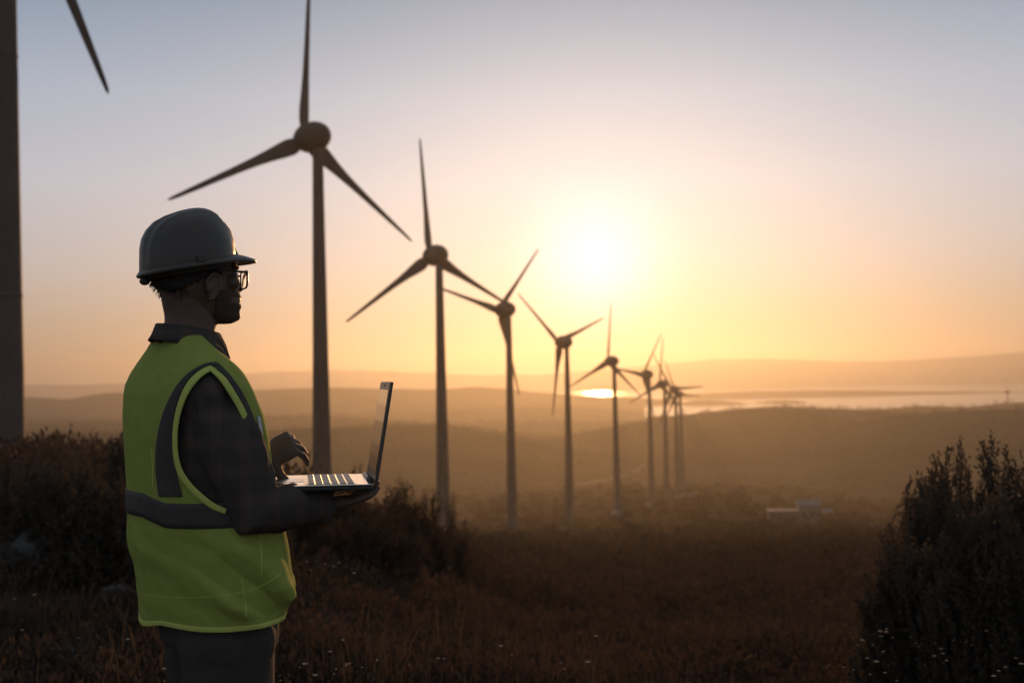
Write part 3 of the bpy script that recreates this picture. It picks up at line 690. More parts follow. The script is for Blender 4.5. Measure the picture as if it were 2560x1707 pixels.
def ribbon(name, A, B, off, m_, parent, nw=5, thick=.0016):
    """cloth ribbon between two lines of photo points, lying on the vest"""
    A, B = smooth_curve(A), smooth_curve(B); V_, F_, ok = [], [], {}
    for i in range(len(A)):
        for j in range(nw):
            q = A[i] + (B[i] - A[i]) * j / (nw - 1); p = on_vest(q[0], q[1], off)
            if p is None: p = lp(q[0], q[1], -.12); ok[(i, j)] = False
            else: ok[(i, j)] = True
            V_.append(p)
    for i in range(len(A) - 1):
        for j in range(nw - 1):
            if all(ok[q] for q in ((i, j), (i + 1, j), (i, j + 1), (i + 1, j + 1))): F_.append((i * nw + j, (i + 1) * nw + j, (i + 1) * nw + j + 1, i * nw + j + 1))
    if not F_: return
    o = obj(name, mesh(name, V_, F_, True), m_, parent); md = o.modifiers.new('s', 'SOLIDIFY'); md.thickness = thick; md.offset = 0; return o
S_ = lambda L_: [(x * k_, y * k_) for x, y in L_]
# binding tape round the armhole
rim_o = S_([(483, 842), (455, 857), (432, 881), (416, 913), (404, 955), (399, 1000), (401, 1047), (410, 1086), (428, 1116), (452, 1142), (484, 1166), (516, 1180)])
rim_i = S_([(484, 854), (465, 867), (444, 890), (428, 919), (415.5, 958), (410, 1000), (412, 1044), (421, 1078), (439, 1106), (463, 1131), (492, 1154), (521, 1168)])
ribbon('armhole_binding', rim_o, rim_i, .004, CLOTH['trim'], vest, 4)
ribbon('armhole_binding', S_([(483, 842), (514, 866), (536, 898), (560, 942), (578, 988), (594, 1040), (600, 1080)]), S_([(483, 854), (505, 876), (526, 908), (548, 948), (566, 992), (582, 1044), (588, 1085)]), .004, CLOTH['trim'], vest, 4)
# reflective strips: behind the armhole, over the front shoulder, round the waist
ribbon('reflective_strip', S_([(497, 833), (468, 838), (430, 862), (400, 899), (376, 952), (363, 1010), (360, 1070), (366, 1130), (368, 1140)]), S_([(499, 846), (480, 841), (452, 855), (428, 882), (413, 915), (402, 957), (398, 1008), (404, 1070), (420, 1140)]), .0032, CLOTH['strip'], vest, 6)
ribbon('reflective_strip', S_([(499, 834), (530, 866), (560, 912), (583, 968), (597, 1020)]), S_([(497, 848), (517, 868), (541, 904), (564, 950), (580, 992)]), .0032, CLOTH['strip'], vest, 6)
def belt(y0, y1, off, name, m_):
    V_, F_ = [], []; zc = [lp(480, y)[2] for y in (y0, y1)]; n_ = MV
    for i in range(n_):
        j = i; col_ = VV[:, j, :]
        drop = -.018 * max(0, min(1, (col_[70][0] + .115) / .05)) - .004 if col_[70][1] < .1 else -.02
        for q in range(5):
            z = zc[0] + (zc[1] - zc[0]) * q / 4 + drop; r_ = int(np.argmin(np.abs(col_[:, 2] - z))); r2 = min(max(r_ + (1 if z < col_[r_, 2] else -1), 0), nrows - 1)
            t_ = 0 if r2 == r_ else (z - col_[r_, 2]) / (col_[r2, 2] - col_[r_, 2] + 1e-9); p = col_[r_] + (col_[r2] - col_[r_]) * t_
            d = p - VV[r_].mean(0); d[2] = 0; d /= np.linalg.norm(d); V_.append(p + d * off)
    for i in range(n_):
        for q in range(4): F_.append((i * 5 + q, i * 5 + q + 1, ((i + 1) % n_) * 5 + q + 1, ((i + 1) % n_) * 5 + q))
    o = obj(name, mesh(name, V_, F_, True), m_, vest); md = o.modifiers.new('s', 'SOLIDIFY'); md.thickness = .0016; return o
belt(1214, 1272, .0035, 'waist_strip', CLOTH['strip'])
# hem tape and seams
V_, F_ = [], []
for r_ in range(nrows - 5, nrows):
    c = VV[r_].mean(0)
    for q in VV[r_]:
        d = q - c; d[2] = 0; d /= np.linalg.norm(d); V_.append(q + d * .0022 + np.array([0, 0, -.0015 if r_ == nrows - 1 else 0]))
for r_ in range(4):
    for q in range(MV): F_.append((r_ * MV + q, (r_ + 1) * MV + q, (r_ + 1) * MV + (q + 1) % MV, r_ * MV + (q + 1) % MV))
o = obj('hem_tape', mesh('hem_tape', V_, F_, True), CLOTH['trim'], vest); md = o.modifiers.new('s', 'SOLIDIFY'); md.thickness = .0014
def seam(pts): ribbon('seam', [(x - 1.2, y - .5) for x, y in S_(pts)], [(x + 1.2, y + .5) for x, y in S_(pts)], .0012, CLOTH['trim'], vest, 2, .0012)
seam([(331, 1362), (360, 1369), (420, 1372), (480, 1370), (545, 1362), (600, 1345), (645, 1318)])
seam([(597, 1240), (600, 1280), (600, 1322)]); seam([(555, 1330), (561, 1365), (566, 1420)]); seam([(349, 1030), (352, 1075), (352, 1118)]); seam([(350, 1036), (365, 1040)])
seam([(474, 822), (488, 845), (505, 850)])
# card holder on the chest
c1, c2, c3, c4 = (on_vest(x * k_, y * k_, .004) for x, y in ((587, 957), (592, 957), (599, 999), (593, 1001)))
if all(q is not None for q in (c1, c2, c3, c4)):
    o = obj('card_holder', mesh('card_holder', [c1, c2, c3, c4], [(0, 1, 2, 3)]), CLOTH['badge'], vest); md = o.modifiers.new('s', 'SOLIDIFY'); md.thickness = .003
# ---- trousers and boots
mb = MB()
TR = [(1500, 385, 690, .165), (1540, 390, 690, .172), (1565, 396, 690, .18), (1600, 402, 690, .185)]
TORSO_SAVE = TORSO; TORSO = TR; _ty = [q[0] for q in TR]
mb.loft([torso_ring(y, 30) for y in (1500, 1540, 1565, 1600)][::-1])
TORSO = TORSO_SAVE; _ty = [q[0] for q in TORSO]
for s_, x_ in ((1, 578), (-1, 532)):
    wd = -.105 * s_ * 1.0; T0 = lp(x_ - 8, 1585, wd); T1 = lp(x_ - 14, 1707, wd); T2 = T1 * 1; T2[2] = .50; T2[0] -= .01; T3 = T2 * 1; T3[2] = .07; T3[0] -= .03
    mb.tube([T0 + np.array([0, 0, .03]), T0, T1, T2, (T2 + T3) / 2, T3], [.10, .112, .098, .078, .072, .066], 20)
    bt = MB(); bt.tube([T3 + np.array([-.06, 0, -.035]), T3 + np.array([0, 0, -.02]), T3 + np.array([.10, .02, -.03]), T3 + np.array([.20, .04, -.042])], [.040, .052, .046, .030], 16)
    bt.tube([T3 + np.array([0, 0, -.03]), T3 + np.array([0, 0, .09])], [.048, .050], 16)
    obj('boot', fused(bt, 'boot', .006, 3), CLOTH['boot'], man)
tm = fused(mb, 'trousers', .008, 8)
co = np.zeros(len(tm.vertices) * 3); tm.vertices.foreach_get('co', co); co = co.reshape(-1, 3); no = np.zeros_like(co).ravel(); tm.vertices.foreach_get('normal', no); no = no.reshape(-1, 3)
co += no * (np.array([noise.fractal(Vector((p[0] * 9, p[1] * 9, p[2] * 16)), 1.0, 2.0, 3) for p in co]) * .004)[:, None]; tm.vertices.foreach_set('co', co.ravel()); tm.update()
obj('trousers', tm, CLOTH['denim'], man)

# ---- hard hat
TI = math.atan2(693 - 651, 581 - 352.5)
HO = np.array([352.5, 693.0])
def hrot(p): q = np.array(p, float) - HO; return np.array([q[0] * math.cos(TI) - q[1] * math.sin(TI), -(q[0] * math.sin(TI) + q[1] * math.cos(TI))])   # along the rim, up (pixels)
def hinv(x, z): return np.array([x * math.cos(TI) - z * math.sin(TI) * 1.0, -(x * math.sin(TI) + z * math.cos(TI))]) + HO
OUTL = [(352.3, 692), (352, 668.8), (352.5, 653.5), (353.3, 628), (357.6, 605), (369, 582), (387, 561.6), (412.4, 546.3), (443, 533.6), (468.6, 526), (494, 522), (509.4, 522.8), (524.7, 527), (540, 536), (552.8, 551.4), (568, 577), (579, 604), (584, 628), (584, 651)]
OR = [hrot(p) for p in OUTL]; kmax = int(np.argmax([q[1] for q in OR])); zmax = OR[kmax][1]
bx_ = [q[0] for q in OR[:kmax + 1]]; bz_ = [q[1] for q in OR[:kmax + 1]]; fx_ = [q[0] for q in OR[kmax:]][::-1]; fz_ = [q[1] for q in OR[kmax:]][::-1]
hat = obj('hard_hat', None, parent=man)
def hat_pt(xp, zp, lat):
    """x along the rim and z above it in pixels on the man's centre plane, lat to his left in metres"""
    q = hinv(xp, zp); f = hx(q[0], q[1]); v = rot2((f, lat), BH); return np.array([UH + v[0], v[1], lp(505, q[1])[2]])
def hat_ring(zp, m_, grow=0.0, drop=0.0):
    zp_ = max(zp, 0); x0, x1 = np.interp(zp_, bz_, bx_), np.interp(zp_, fz_, fx_); hw = .1125 * (max(0, 1 - (zp_ / zmax) ** 2.5)) ** (1 / 2.3) + 1e-4
    r = []
    for k in range(m_):
        th = 2 * math.pi * k / m_; c, s_ = math.cos(th), math.sin(th); xm, xa = (x0 + x1) / 2, (x1 - x0) / 2
        lat = (hw + grow) * s_; r.append(hat_pt(xm + (xa + grow * 1033) * c, zp - drop, lat))
    return r
levels = [zmax * math.sin(a) for a in np.linspace(0, math.pi / 2 * .995, 40)]
HR = np.array([hat_ring(z, 96) for z in levels]); ctr = hat_pt((bx_[0] + fx_[0]) / 2, zmax * .35, 0)
for i in range(len(HR)):
    for j in range(96):
        p = HR[i, j]; v = rot2((p[0] - UH, p[1]), -BH); lat = v[1]; up_ = (i / 39) ** .6
        g = .0030 * (1 / (1 + math.exp((abs(lat) - .021) / .0012))) + .0022 * (1 / (1 + math.exp((abs(abs(lat) - .047) - .007) / .0012)))
        d = p - ctr; d /= np.linalg.norm(d); HR[i, j] = p + d * (g * min(1, up_ * 1.6) - .0022)
m_ = MB(); m_.loft([list(r) for r in HR], cap=False); b = len(m_.V); m_.V.append(tuple(HR[-1].mean(0))); n0 = (len(HR) - 1) * 96
for j in range(96): m_.F.append((n0 + j, n0 + (j + 1) % 96, b))
sh_ = m_.build('shell', CLOTH['hat'], hat, True); md = sh_.modifiers.new('s', 'SOLIDIFY'); md.thickness = .003; md.offset = -1
# brim: visor in front, narrow rain gutter behind
def ext(th):
    c = math.cos(th); return .0050 + .0480 * max(0, c) ** 3.2
rows = []
for j in range(96):
    th = 2 * math.pi * j / 96; c, s_ = math.cos(th), math.sin(th); e = ext(th); x0, x1 = bx_[0], fx_[0]; xm, xa = (x0 + x1) / 2, (x1 - x0) / 2
    vis = max(0, c) ** 3.2
    def bp_(g, zp): return hat_pt(xm + (xa + g * 1033) * c, zp, (.1125 + g * (1 - .25 * vis)) * s_)
    rows.append([bp_(-.002, 9 + 9 * vis), bp_(e * .12, 6.5 + 10 * vis), bp_(e * .55, 4 + 3 * vis), bp_(e * .96, 1.5 - 6 * vis), bp_(e, -1.0 - 8 * vis), bp_(e * .95, -4.5 - 8.5 * vis), bp_(e * .5, -5.5 - 3 * vis), bp_(-.001, -6.5 - 1 * vis), bp_(-.006, -4)])
V_ = [p for r in rows for p in r]; nb_ = 9; F_ = [(j * nb_ + q, j * nb_ + (q + 1) % nb_, ((j + 1) % 96) * nb_ + (q + 1) % nb_, ((j + 1) % 96) * nb_ + q) for j in range(96) for q in range(nb_)]
obj('brim', mesh('brim', V_, F_, True), CLOTH['hat'], hat)
# lamp bracket at the front, side slots, suspension band inside, ratchet at the back
def fbox(x0, x1, z0, z1, l0, l1, name, m_=None, lean=0):
    o = MB(); o.V = [tuple(hat_pt(x + lean * (z - z0), z, l)) for x in (x0, x1) for l in (l0, l1) for z in (z0, z1)]
    o.F = [(0, 1, 3, 2), (4, 6, 7, 5), (0, 4, 5, 1), (2, 3, 7, 6), (0, 2, 6, 4), (1, 5, 7, 3)]; return bevelled(o.build(name, m_ or CLOTH['hat_dark'], hat), .0015)
fx0 = fx_[0]; fbox(fx0 - 9, fx0 + 11.5, 14, 42, -.015, .015, 'lamp_bracket', lean=-.30)
for s_ in (-1, 1): fbox(fx0 * .50 - 11, fx0 * .50 + 11, 4, 20, s_ * .1085, s_ * .1165, 'accessory_slot')
m_ = MB(); m_.loft([hat_ring(0, 60, -.012, d_) for d_ in (-4, 15)] + [hat_ring(0, 60, -.016, d_) for d_ in (15, -4)] + [hat_ring(0, 60, -.012, -4)], cap=False); m_.build('headband', CLOTH['hat_dark'], hat, True)
MB().ball(hat_pt(8, -16, 0), (.012, .016, .010)).build('ratchet', CLOTH['hat_dark'], hat, True)
# ---- glasses
gl = obj('glasses', None, parent=man); XF = .094; gz0, gz1 = z_of(680), z_of(722)
def gp(f, l, z): v = rot2((f, l), BH); return np.array([UH + v[0], v[1], z])
for s_ in (-1, 1):
    a, c = s_ * .011, s_ * .067; pts = []
    for l, z in ((a, gz1 + .006), (a + s_ * .004, gz1 + .0015), (a + s_ * .012, gz1), (c - s_ * .012, gz1 + .001), (c - s_ * .003, gz1 + .006), (c, gz1 + .014), (c, gz0 - .004), (c - s_ * .004, gz0), (a + s_ * .004, gz0), (a, gz0 - .005), (a, gz1 + .006)): pts.append(gp(XF - .10 * max(0, abs(l) - .02), l, z))
    MB().tube(pts, .0021, 8, 1.3).build('rim', CLOTH['frame'], gl, True)
    lens = MB(); lens.V = [tuple(p) for p in pts[:-1]] + [tuple(np.mean(pts[:-1], 0) + np.array([.001, 0, 0]))]; lens.F = [(i, (i + 1) % 10, 10) for i in range(10)]
    lo = lens.build('lens', None, gl, True); lm = mat('clear lens', (1, 1, 1), .02, glass=True, spec=.4); lo.data.materials.append(lm)
    MB().tube([gp(XF - .0045, c, gz0 - .003), gp(XF - .02, c + s_ * .003, gz0 - .003), gp(.03, s_ * .0785, gz0 - .002), gp(.004, s_ * .080, gz0 - .004), gp(-.012, s_ * .0775, gz0 - .020), gp(-.017, s_ * .075, gz0 - .034)], [.003, .0027, .0024, .0022, .0022, .0018], 8, 1.3).build('temple', CLOTH['frame'], gl, True)
MB().tube([gp(XF, -.011, gz0 - .008), gp(XF + .003, 0, gz0 - .006), gp(XF, .011, gz0 - .008)], .0022, 8).build('bridge', CLOTH['frame'], gl, True)

# ------------------------------------------------------------------ laptop
nf, nbk = lp(664, 1216, -.165), lp(934, 1209.5, -.186)
lx = nbk - nf; LD = np.linalg.norm(lx); lx /= LD; yaw_l = math.atan2(lx[1], lx[0])
ly = np.array([-math.sin(-.072), math.cos(-.072), 0]); ly = ly - lx * (ly @ lx); ly /= np.linalg.norm(ly); lz = np.cross(lx, ly); LWd = .31
to_w = lambda p: PO + PXL * p[0] + PYL * p[1] + np.array([0, 0, p[2]])
lap = obj('laptop', None, label='open silver laptop held up in front of the man', cat='laptop')
LO = nf + ly * LWd / 2
Rl = np.stack([lx, ly, lz], 1); Rw = np.stack([PXL, PYL, np.array([0, 0, 1.0])], 1) @ Rl
lap.matrix_world = Matrix([list(Rw[i]) + [to_w(LO)[i]] for i in range(3)] + [[0, 0, 0, 1]])
th_ = .0155
bevelled(MB().box((0, -LWd / 2, -.003), (LD, LWd / 2, 0)).build('deck', CLOTH['metal'], lap), .001, 2)
bevelled(MB().box((.002, -LWd / 2 + .002, -.0145), (LD - .002, LWd / 2 - .002, -.0032)).build('bottom_case', CLOTH['bezel'], lap), .004, 3)  # dark colour stands in for shade on the side of the base
kb = obj('keyboard', None, parent=lap)
MB().box((LD * .38, -LWd * .455, .0002), (LD * .84, LWd * .455, .0010)).build('well', CLOTH['metal'], kb)
key0 = None; rows_k = 6; x_a, x_b = LD * .39, LD * .83; ph_ = (x_b - x_a) / rows_k
for r in range(rows_k):
    ncol = 14 if r else 10; wk = LWd * .90 / ncol
    if r == 0: cols = [(-.5 + .0 + (i + .5) / 10) for i in range(10)]
    for c in range(ncol):
        yc = -LWd * .45 + (c + .5) * wk
        if r == 0 and 3 <= c <= 6:
            if c > 3: continue
            yy0, yy1 = yc - wk / 2, yc + wk * 3.5
        else: yy0, yy1 = yc - wk / 2, yc + wk / 2
        kz = MB(); gpx = .0016; x0 = x_a + r * ph_ + gpx; x1 = x_a + (r + 1) * ph_ - gpx
        kz.V = [(x0, yy0 + gpx, .0011), (x1, yy0 + gpx, .0011), (x1, yy1 - gpx, .0011), (x0, yy1 - gpx, .0011), (x0 + .001, yy0 + gpx + .001, .0026), (x1 - .001, yy0 + gpx + .001, .0026), (x1 - .001, yy1 - gpx - .001, .0026), (x0 + .001, yy1 - gpx - .001, .0026)]
        kz.F = [(4, 5, 6, 7), (0, 1, 5, 4), (1, 2, 6, 5), (2, 3, 7, 6), (3, 0, 4, 7)]; kz.build('key', CLOTH['key'], kb)
MB().box((LD * .07, -.05, .0002), (LD * .36, .05, .0007)).build('touchpad', mat('touchpad', (.85, .80, .72), .2, metal=1.0), lap)
MB().tube([(LD - .004, -LWd * .42, .001), (LD - .004, LWd * .42, .001)], .006, 12).build('hinge', CLOTH['bezel'], lap, True)
sc_h = .240; tl = math.radians(8.0) + math.asin(lx[2])
scr = obj('screen', None, parent=lap, loc=(LD + .004, 0, .003)); scr.rotation_euler = (0, tl + .03, 0)
bevelled(MB().box((0, -LWd / 2, -.004), (.0065, LWd / 2, sc_h)).build('lid', mat('backlit-shaded lid', (.10, .095, .09), .4, metal=.6), scr), .002, 2)  # backlit shade put into the colour of the silver lid
MB().box((-.0012, -LWd / 2 + .003, .0), (-.0002, LWd / 2 - .003, sc_h - .003)).build('bezel', CLOTH['bezel'], scr)
MB().box((-.0020, -LWd / 2 + .016, .022), (-.0014, LWd / 2 - .016, sc_h - .020)).build('display', CLOTH['screen'], scr)
MB().tube([(-.0024, 0, sc_h - .010), (-.0010, 0, sc_h - .010)], .003, 10).build('webcam', CLOTH['frame'], scr, True)

# ------------------------------------------------------------------ vegetation
rng = np.random.default_rng(7)
def leaf_quads(P, D, size, wid=.38):
    """diamond leaves at P pointing along D"""
    n = len(P); D = D / (np.linalg.norm(D, axis=1, keepdims=True) + 1e-9)
    A = np.cross(D, rng.normal(size=(n, 3))); A /= np.linalg.norm(A, axis=1, keepdims=True) + 1e-9
    s = size[:, None]
    Vv = np.stack([P, P + D * s * .5 + A * s * wid * .5, P + D * s, P + D * s * .5 - A * s * wid * .5], 1).reshape(-1, 3)
    return Vv, np.arange(4 * n).reshape(-1, 4)
def bush_parts(width, height, sprigs, leaves, sprig_len, leaf, up=1.0, dome=1.0, lump=.18):
    th = rng.uniform(0, 2 * math.pi, sprigs); cz = rng.uniform(0.02, 1, sprigs) ** .8
    rr = np.sqrt(1 - cz ** 2); dirs = np.stack([rr * np.cos(th), rr * np.sin(th), cz], 1)
    rad = 1 - rng.uniform(0, 1, sprigs) ** 2.2 * .75
    lum = np.array([1 + lump * noise.noise(Vector((d[0] * 2.3 + width, d[1] * 2.3, d[2] * 2.3))) * 2 for d in dirs])
    tip = dirs * (rad * lum)[:, None] * np.array([width / 2, width / 2 * .9, height])
    gd = dirs * .6 + np.array([0, 0, up]) + rng.normal(0, .28, (sprigs, 3)); gd /= np.linalg.norm(gd, axis=1, keepdims=True)
    tip *= np.array([1, 1, (height + .03) / np.max(tip[:, 2])])
    sl_ = sprig_len * rng.uniform(.6, 1.35, sprigs); start = tip - gd * sl_[:, None]
    start[:, 2] = np.maximum(start[:, 2], .01)
    t = np.linspace(.05, 1, leaves)
    P = (start[:, None] + (tip - start)[:, None] * t[None, :, None]).reshape(-1, 3)
    DD = np.repeat(gd, leaves, 0) + rng.normal(0, .62, (len(P), 3))
    LV, LF = leaf_quads(P, DD, leaf * rng.uniform(.6, 1.3, len(P)))
    mb = MB()
    for i in rng.choice(sprigs, min(sprigs, 46), False):
        a = np.array([rng.normal(0, width * .04), rng.normal(0, width * .04), -.05]); c = start[i] * np.array([.45, .45, .55]) + rng.normal(0, .02 * width, 3)
        mb.tube([a, c, start[i], tip[i]], [.014 * width + .004, .009 * width + .003, .004, .0015], 5)
    # thin sprig stems
    side = np.cross(gd, rng.normal(size=(sprigs, 3))); side /= np.linalg.norm(side, axis=1, keepdims=True); wv = side * .0022
    SV = np.stack([start - wv, start + wv, tip + wv * .3, tip - wv * .3], 1).reshape(-1, 3)
    b = len(mb.V); mb.V.extend(map(tuple, SV)); mb.F.extend([(b + 4 * i, b + 4 * i + 1, b + 4 * i + 2, b + 4 * i + 3) for i in range(sprigs)])
    return LV, LF, mb
def bush(px, top_py, Y, width, label, style='spiky', mat_='leaf', group='shrubs on the hilltop', dens=1.0, sink=0.05):
    top = at(px, top_py, Y); g = gz(top[0], top[1]); h = max(.14, top[2] - g); lf = min(1.0, .45 + h * .7)
    n = int((760 if style == 'spiky' else 760) * dens)
    if style == 'spiky': LV, LF, mb = bush_parts(width, h, n, 34, .24 * h, .030 * lf, up=1.1)
    elif style == 'round': LV, LF, mb = bush_parts(width, h, n, 26, .22 * h, .034 * lf, up=.55, lump=.28)
    else: LV, LF, mb = bush_parts(width, h, n, 22, .26 * h, .034 * lf, up=.8, lump=.5)
    root = obj('shrub', None, label=label, cat='shrub', group=group, loc=(top[0], top[1], g - sink)); root.rotation_euler.z = rng.uniform(0, 6)
    obj('foliage', mesh('foliage', LV, LF), M[mat_], root); mb.build('branches', M['bark'], root)
    return root
bush(2372, 1092, 6.6, 1.05, 'tall dark spiky shrub filling the right side of the hilltop', dens=3.4)
bush(2566, 1074, 6.2, .9, 'dark spiky shrub cut by the right edge of the frame', dens=2.8)
bush(2285, 1180, 6.1, .55, 'lower shoulder of dark scrub just left of the tall spiky shrub', dens=1.6)
bush(2440, 1200, 5.4, .85, 'dense dark shrub in front of the two tall right-hand shrubs', dens=2.8)
bush(2250, 1330, 5.6, .6, 'knee-high dark shrub at the foot of the tall spiky shrub', dens=1.4)
bush(300, 1072, 9.2, .62, 'dark rounded shrub touching the back of the green vest', 'round', dens=1.6)
bush(228, 1092, 9.6, .60, 'shrub with separate round tufts left of the man', 'tufts', dens=1.2)
bush(185, 1082, 10.0, .42, 'thin open shrub with small round heads against the grey hills', 'tufts', dens=.6)
bush(62, 1112, 9.0, .85, 'low dark shrub at the foot of the leftmost tower', 'round', dens=1.4)
bush(-60, 1112, 9.4, .9, 'low dark shrub running off the left edge', 'round', dens=1.2)
bush(130, 1128, 8.4, .9, 'wide low shrub mass between the leftmost tower and the man', 'round', dens=1.7)
bush(250, 1126, 8.0, .9, 'broad dark scrub shrub right behind the vest at waist height', 'round', dens=1.7)
bush(672, 1098, 9.0, .36, 'small leafy sprig shrub peeping over the typing hand', 'spiky', dens=.6)
bush(752, 1122, 10.5, .5, 'brown shrub behind the typing hand and tower foot', 'tufts', 'leaf_dry', dens=.8)
bush(850, 1160, 12.5, .95, 'brown shrub with glinting tips above the keyboard', 'round', 'leaf_dry', dens=1.3)
bush(985, 1176, 14.5, 1.15, 'rounded brown shrub right behind the laptop hinge', 'round', 'leaf_dry', dens=1.6)
bush(1060, 1205, 15.0, .8, 'brown shrub on the slope below the third tower', 'round', 'leaf_dry', dens=1.2)
bush(1128, 1216, 17.0, .72, 'last small brown shrub before the open ridge view', 'tufts', 'leaf_dry', dens=1.0)
bush(920, 1215, 11.0, 1.2, 'dark brown shrub under the laptop hinge', 'round', 'leaf_dry', dens=1.4)

# low scrub over the slopes: far too many plants to count
def scatter(n, y0, y1, px0=-350, px1=2950):
    Y = np.exp(rng.uniform(math.log(y0), math.log(y1), n)); u = (rng.uniform(px0, px1, n) - 1280) / F
    return np.stack([u * Y, Y], 1)
def scrub_mesh(name, spots, size_f, nleaf, leaf_f, m, flat=.62):
    PV, PD, PS = [], [], []
    for (x, y) in spots:
        if math.hypot(x + .8, y - 2.75) < .75: continue
        nz = noise.noise(Vector((x * .35, y * .35, 1.3)))
        sz = size_f(y) * rng.uniform(.55, 1.3) * (1.0 + .5 * nz); g = gz(x, y); k = nleaf(y)
        d = rng.normal(size=(k, 3)); d[:, 2] = np.abs(d[:, 2]); d /= np.linalg.norm(d, axis=1, keepdims=True)
        r = 1 - rng.uniform(0, 1, k) ** 2 * .6
        PV.append(np.array([x, y, g - .02]) + d * (r * sz)[:, None] * np.array([1, 1, flat * 1.3])); PD.append(d * .7 + np.array([0, 0, .7]) + rng.normal(0, .5, (k, 3))); PS.append(np.full(k, leaf_f(y)) * rng.uniform(.6, 1.4, k))
    LV, LF = leaf_quads(np.concatenate(PV), np.concatenate(PD), np.concatenate(PS), .45)
    return obj(name, mesh(name, LV, LF), m, kind='stuff')
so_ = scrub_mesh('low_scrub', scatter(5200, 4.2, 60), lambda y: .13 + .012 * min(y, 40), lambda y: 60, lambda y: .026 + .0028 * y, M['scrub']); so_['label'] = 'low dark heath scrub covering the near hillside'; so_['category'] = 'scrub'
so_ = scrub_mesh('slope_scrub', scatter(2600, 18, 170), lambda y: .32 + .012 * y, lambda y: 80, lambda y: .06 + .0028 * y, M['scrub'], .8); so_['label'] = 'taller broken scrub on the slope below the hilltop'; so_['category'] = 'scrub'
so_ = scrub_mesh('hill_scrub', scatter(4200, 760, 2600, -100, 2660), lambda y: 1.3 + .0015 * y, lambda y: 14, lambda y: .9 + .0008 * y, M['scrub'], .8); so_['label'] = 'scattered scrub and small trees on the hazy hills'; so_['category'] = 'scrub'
so_ = scrub_mesh('ridge_scrub', scatter(5200, 55, 700), lambda y: .42 + .0042 * y, lambda y: 38, lambda y: .13 + .0022 * y, M['ridge_scrub'], .8); so_['label'] = 'brown scrub, tinted with flare red, covering the lower ridge under the turbines'; so_['category'] = 'scrub'
# grass blades and dry stalks
def grass(n):
    P = scatter(n, 2.6, 16); V_ = []; 
    keep = (np.hypot(P[:, 0] + .8, P[:, 1] - 2.75) > .35); P = P[keep]; n = len(P)
    Z = np.array([gz(x, y) for x, y in P]); dn = np.array([noise.noise(Vector((x * .9, y * .9, 5.1))) for x, y in P])
    kp = (dn + .35 * rng.random(n)) > .18; P, Z, dn = P[kp], Z[kp], dn[kp]; n = len(P)
    h = (.06 + .14 * rng.random(n) ** 2) * (1 + .7 * dn); tall = rng.random(n) < .035; h = np.where(tall, h + rng.uniform(.15, .35, n), h)
    wv = np.where(tall, .0022, .0035) * (1 + P[:, 1] * .10)
    a = rng.uniform(0, 6.28, n); A = np.stack([np.cos(a), np.sin(a), 0 * a], 1) * wv[:, None]
    b = rng.uniform(0, 6.28, n); lean = np.stack([np.cos(b), np.sin(b), 0 * b], 1) * (h * rng.uniform(.05, .6, n))[:, None]
    B = np.concatenate([P, Z[:, None]], 1); mid = B + lean * .35 + np.stack([0 * h, 0 * h, h * .6], 1); tip = B + lean + np.stack([0 * h, 0 * h, h], 1)
    Vv = np.stack([B - A, B + A, mid + A * .7, mid - A * .7, tip], 1).reshape(-1, 3)
    i = np.arange(n)[:, None] * 5
    Fv = np.concatenate([i + np.array([[0, 1, 2, 3]]), i + np.array([[3, 2, 4, 4]])], 0)
    F3 = np.concatenate([i + np.array([[0, 1, 2]]), i + np.array([[0, 2, 3]]), i + np.array([[3, 2, 4]])], 0)
    return mesh('grass', Vv, F3), tip[tall]
gm, tips_ = grass(60000)
obj('grass', gm, M['grass'], kind='stuff', label='short dry grass and stalks on the hilltop', cat='grass')
# small pale flower heads on thin stalks
FS = [(2200, 1578), (2216, 1572), (2216, 1580), (2200, 1590), (2155, 1600), (2182, 1612), (2208, 1629), (2168, 1645), (2191, 1654), (2296, 1616), (2336, 1640), (2357, 1634), (2352, 1622), (2366, 1651), (2348, 1546), (2360, 1562), (2466, 1577), (2540, 1645), (2553, 1660), (2497, 1677), (2513, 1668), (2484, 1690), (2002, 1430), (2172, 1488), (1920, 1456),
      (755, 1409), (768, 1404), (790, 1402), (775, 1424), (800, 1413), (812, 1410), (835, 1416), (847, 1407), (868, 1416), (885, 1433), (878, 1424), (1105, 1391), (1111, 1382), (1123, 1419), (1153, 1412), (1255, 1439), (1068, 1490), (1252, 1615), (1470, 1655), (1490, 1590), (825, 1629), (858, 1600), (943, 1650), (870, 1660), (1095, 1645), (1110, 1646), (762, 1660), (788, 1688), (195, 1595), (320, 1598), (36, 1496), (86, 1487), (410, 1672), (55, 1575)]
mbf = MB()
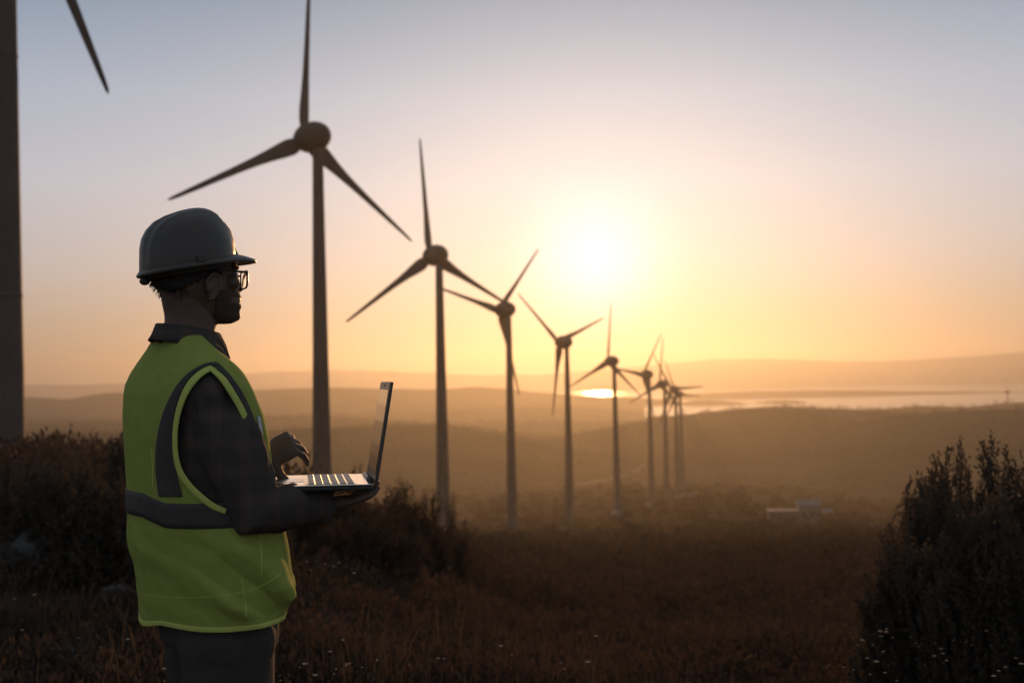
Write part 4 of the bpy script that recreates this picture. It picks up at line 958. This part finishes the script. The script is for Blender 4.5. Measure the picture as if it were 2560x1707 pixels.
for i in range(len(FS) + 70):
    if i < len(FS): px, py = FS[i]
    else:
        c = FS[rng.integers(0, len(FS))]; px, py = c[0] + rng.normal(0, 70), c[1] + abs(rng.normal(0, 40))
    q = None
    for Yd in (3.6, 4.2, 5, 6, 7.5, 9.5, 12):
        t = at(px, py, Yd); g = gz(t[0], t[1])
        if t[2] - g < .50 and t[2] - g > .14: q = t; break
    if q is None or math.hypot(q[0] + .8, q[1] - 2.75) < .6: continue
    r = (.0058 if i < len(FS) else .0030) * rng.uniform(.6, 1.3); pass
    for k in range(6):
        a = k * math.pi / 3 + rng.uniform(0, 1); e = np.array([math.cos(a), math.sin(a), .35]) * r * 1.6
        n_ = np.array([-math.sin(a), math.cos(a), 0]) * r * .6; b = len(mbf.V)
        mbf.V.extend([tuple(q), tuple(q + e * .6 + n_), tuple(q + e), tuple(q + e * .6 - n_)]); mbf.F.append((b, b + 1, b + 2, b + 3))
obj('wildflowers', mbf.mesh('wildflowers'), M['petal'], kind='stuff', label='tiny pale wildflowers catching the low sun in the grass', cat='flowers')

# rocks half sunk in the grass
def rock(px, py, Y, size, label, seed):
    p = on_ground(px, py); g = p.z; size = [q * p.y / Y for q in size]; bm = bmesh.new(); bmesh.ops.create_icosphere(bm, subdivisions=4, radius=1.0)
    for v in bm.verts:
        n = noise.fractal(v.co * 1.1 + Vector((seed, 0, 0)), 1.0, 2.0, 5); q = max(abs(v.co.x), abs(v.co.y), abs(v.co.z))
        v.co = v.co * (.75 + .25 / q) * (1 + .22 * n); v.co = Vector((v.co.x * size[0], v.co.y * size[1], v.co.z * size[2]))
    me = bpy.data.meshes.new('rock'); bm.to_mesh(me); bm.free(); me.polygons.foreach_set('use_smooth', [True] * len(me.polygons))
    obj('rock', me, M['rock'], label=label, cat='rock', group='rocks in the scrub', loc=(p[0], p[1], g + size[2] * .35)).rotation_euler.z = seed
rock(85, 1440, 5.6, (.15, .14, .16), 'large grey boulder in the scrub near the left edge', 1.2)
rock(155, 1655, 4.3, (.075, .07, .045), 'flat pale stone at the bottom left corner', 2.1)
rock(290, 1500, 4.9, (.07, .06, .05), 'small grey stone just left of the vest hem', 3.3)
rock(840, 1440, 7.5, (.10, .08, .05), 'pale stone among white flowers right of the vest', 4.7)

# ------------------------------------------------------------------ evening haze
hz = MB().box((-9000, -9000, -108), (9000, 9000, 185)).build('haze', None, None, kind='stuff')
hm = bpy.data.materials.new('haze'); hm.use_nodes = True; t = hm.node_tree; t.nodes.clear()
o_ = t.nodes.new('ShaderNodeOutputMaterial'); pv = t.nodes.new('ShaderNodeVolumePrincipled')
pv.inputs['Color'].default_value = (.54, .53, .53, 1); pv.inputs['Density'].default_value = 2.0e-4; pv.inputs['Anisotropy'].default_value = .70
t.links.new(pv.outputs[0], o_.inputs['Volume']); hz.data.materials.append(hm); hz['label'] = 'warm evening haze filling the valley air'; hz['category'] = 'haze'
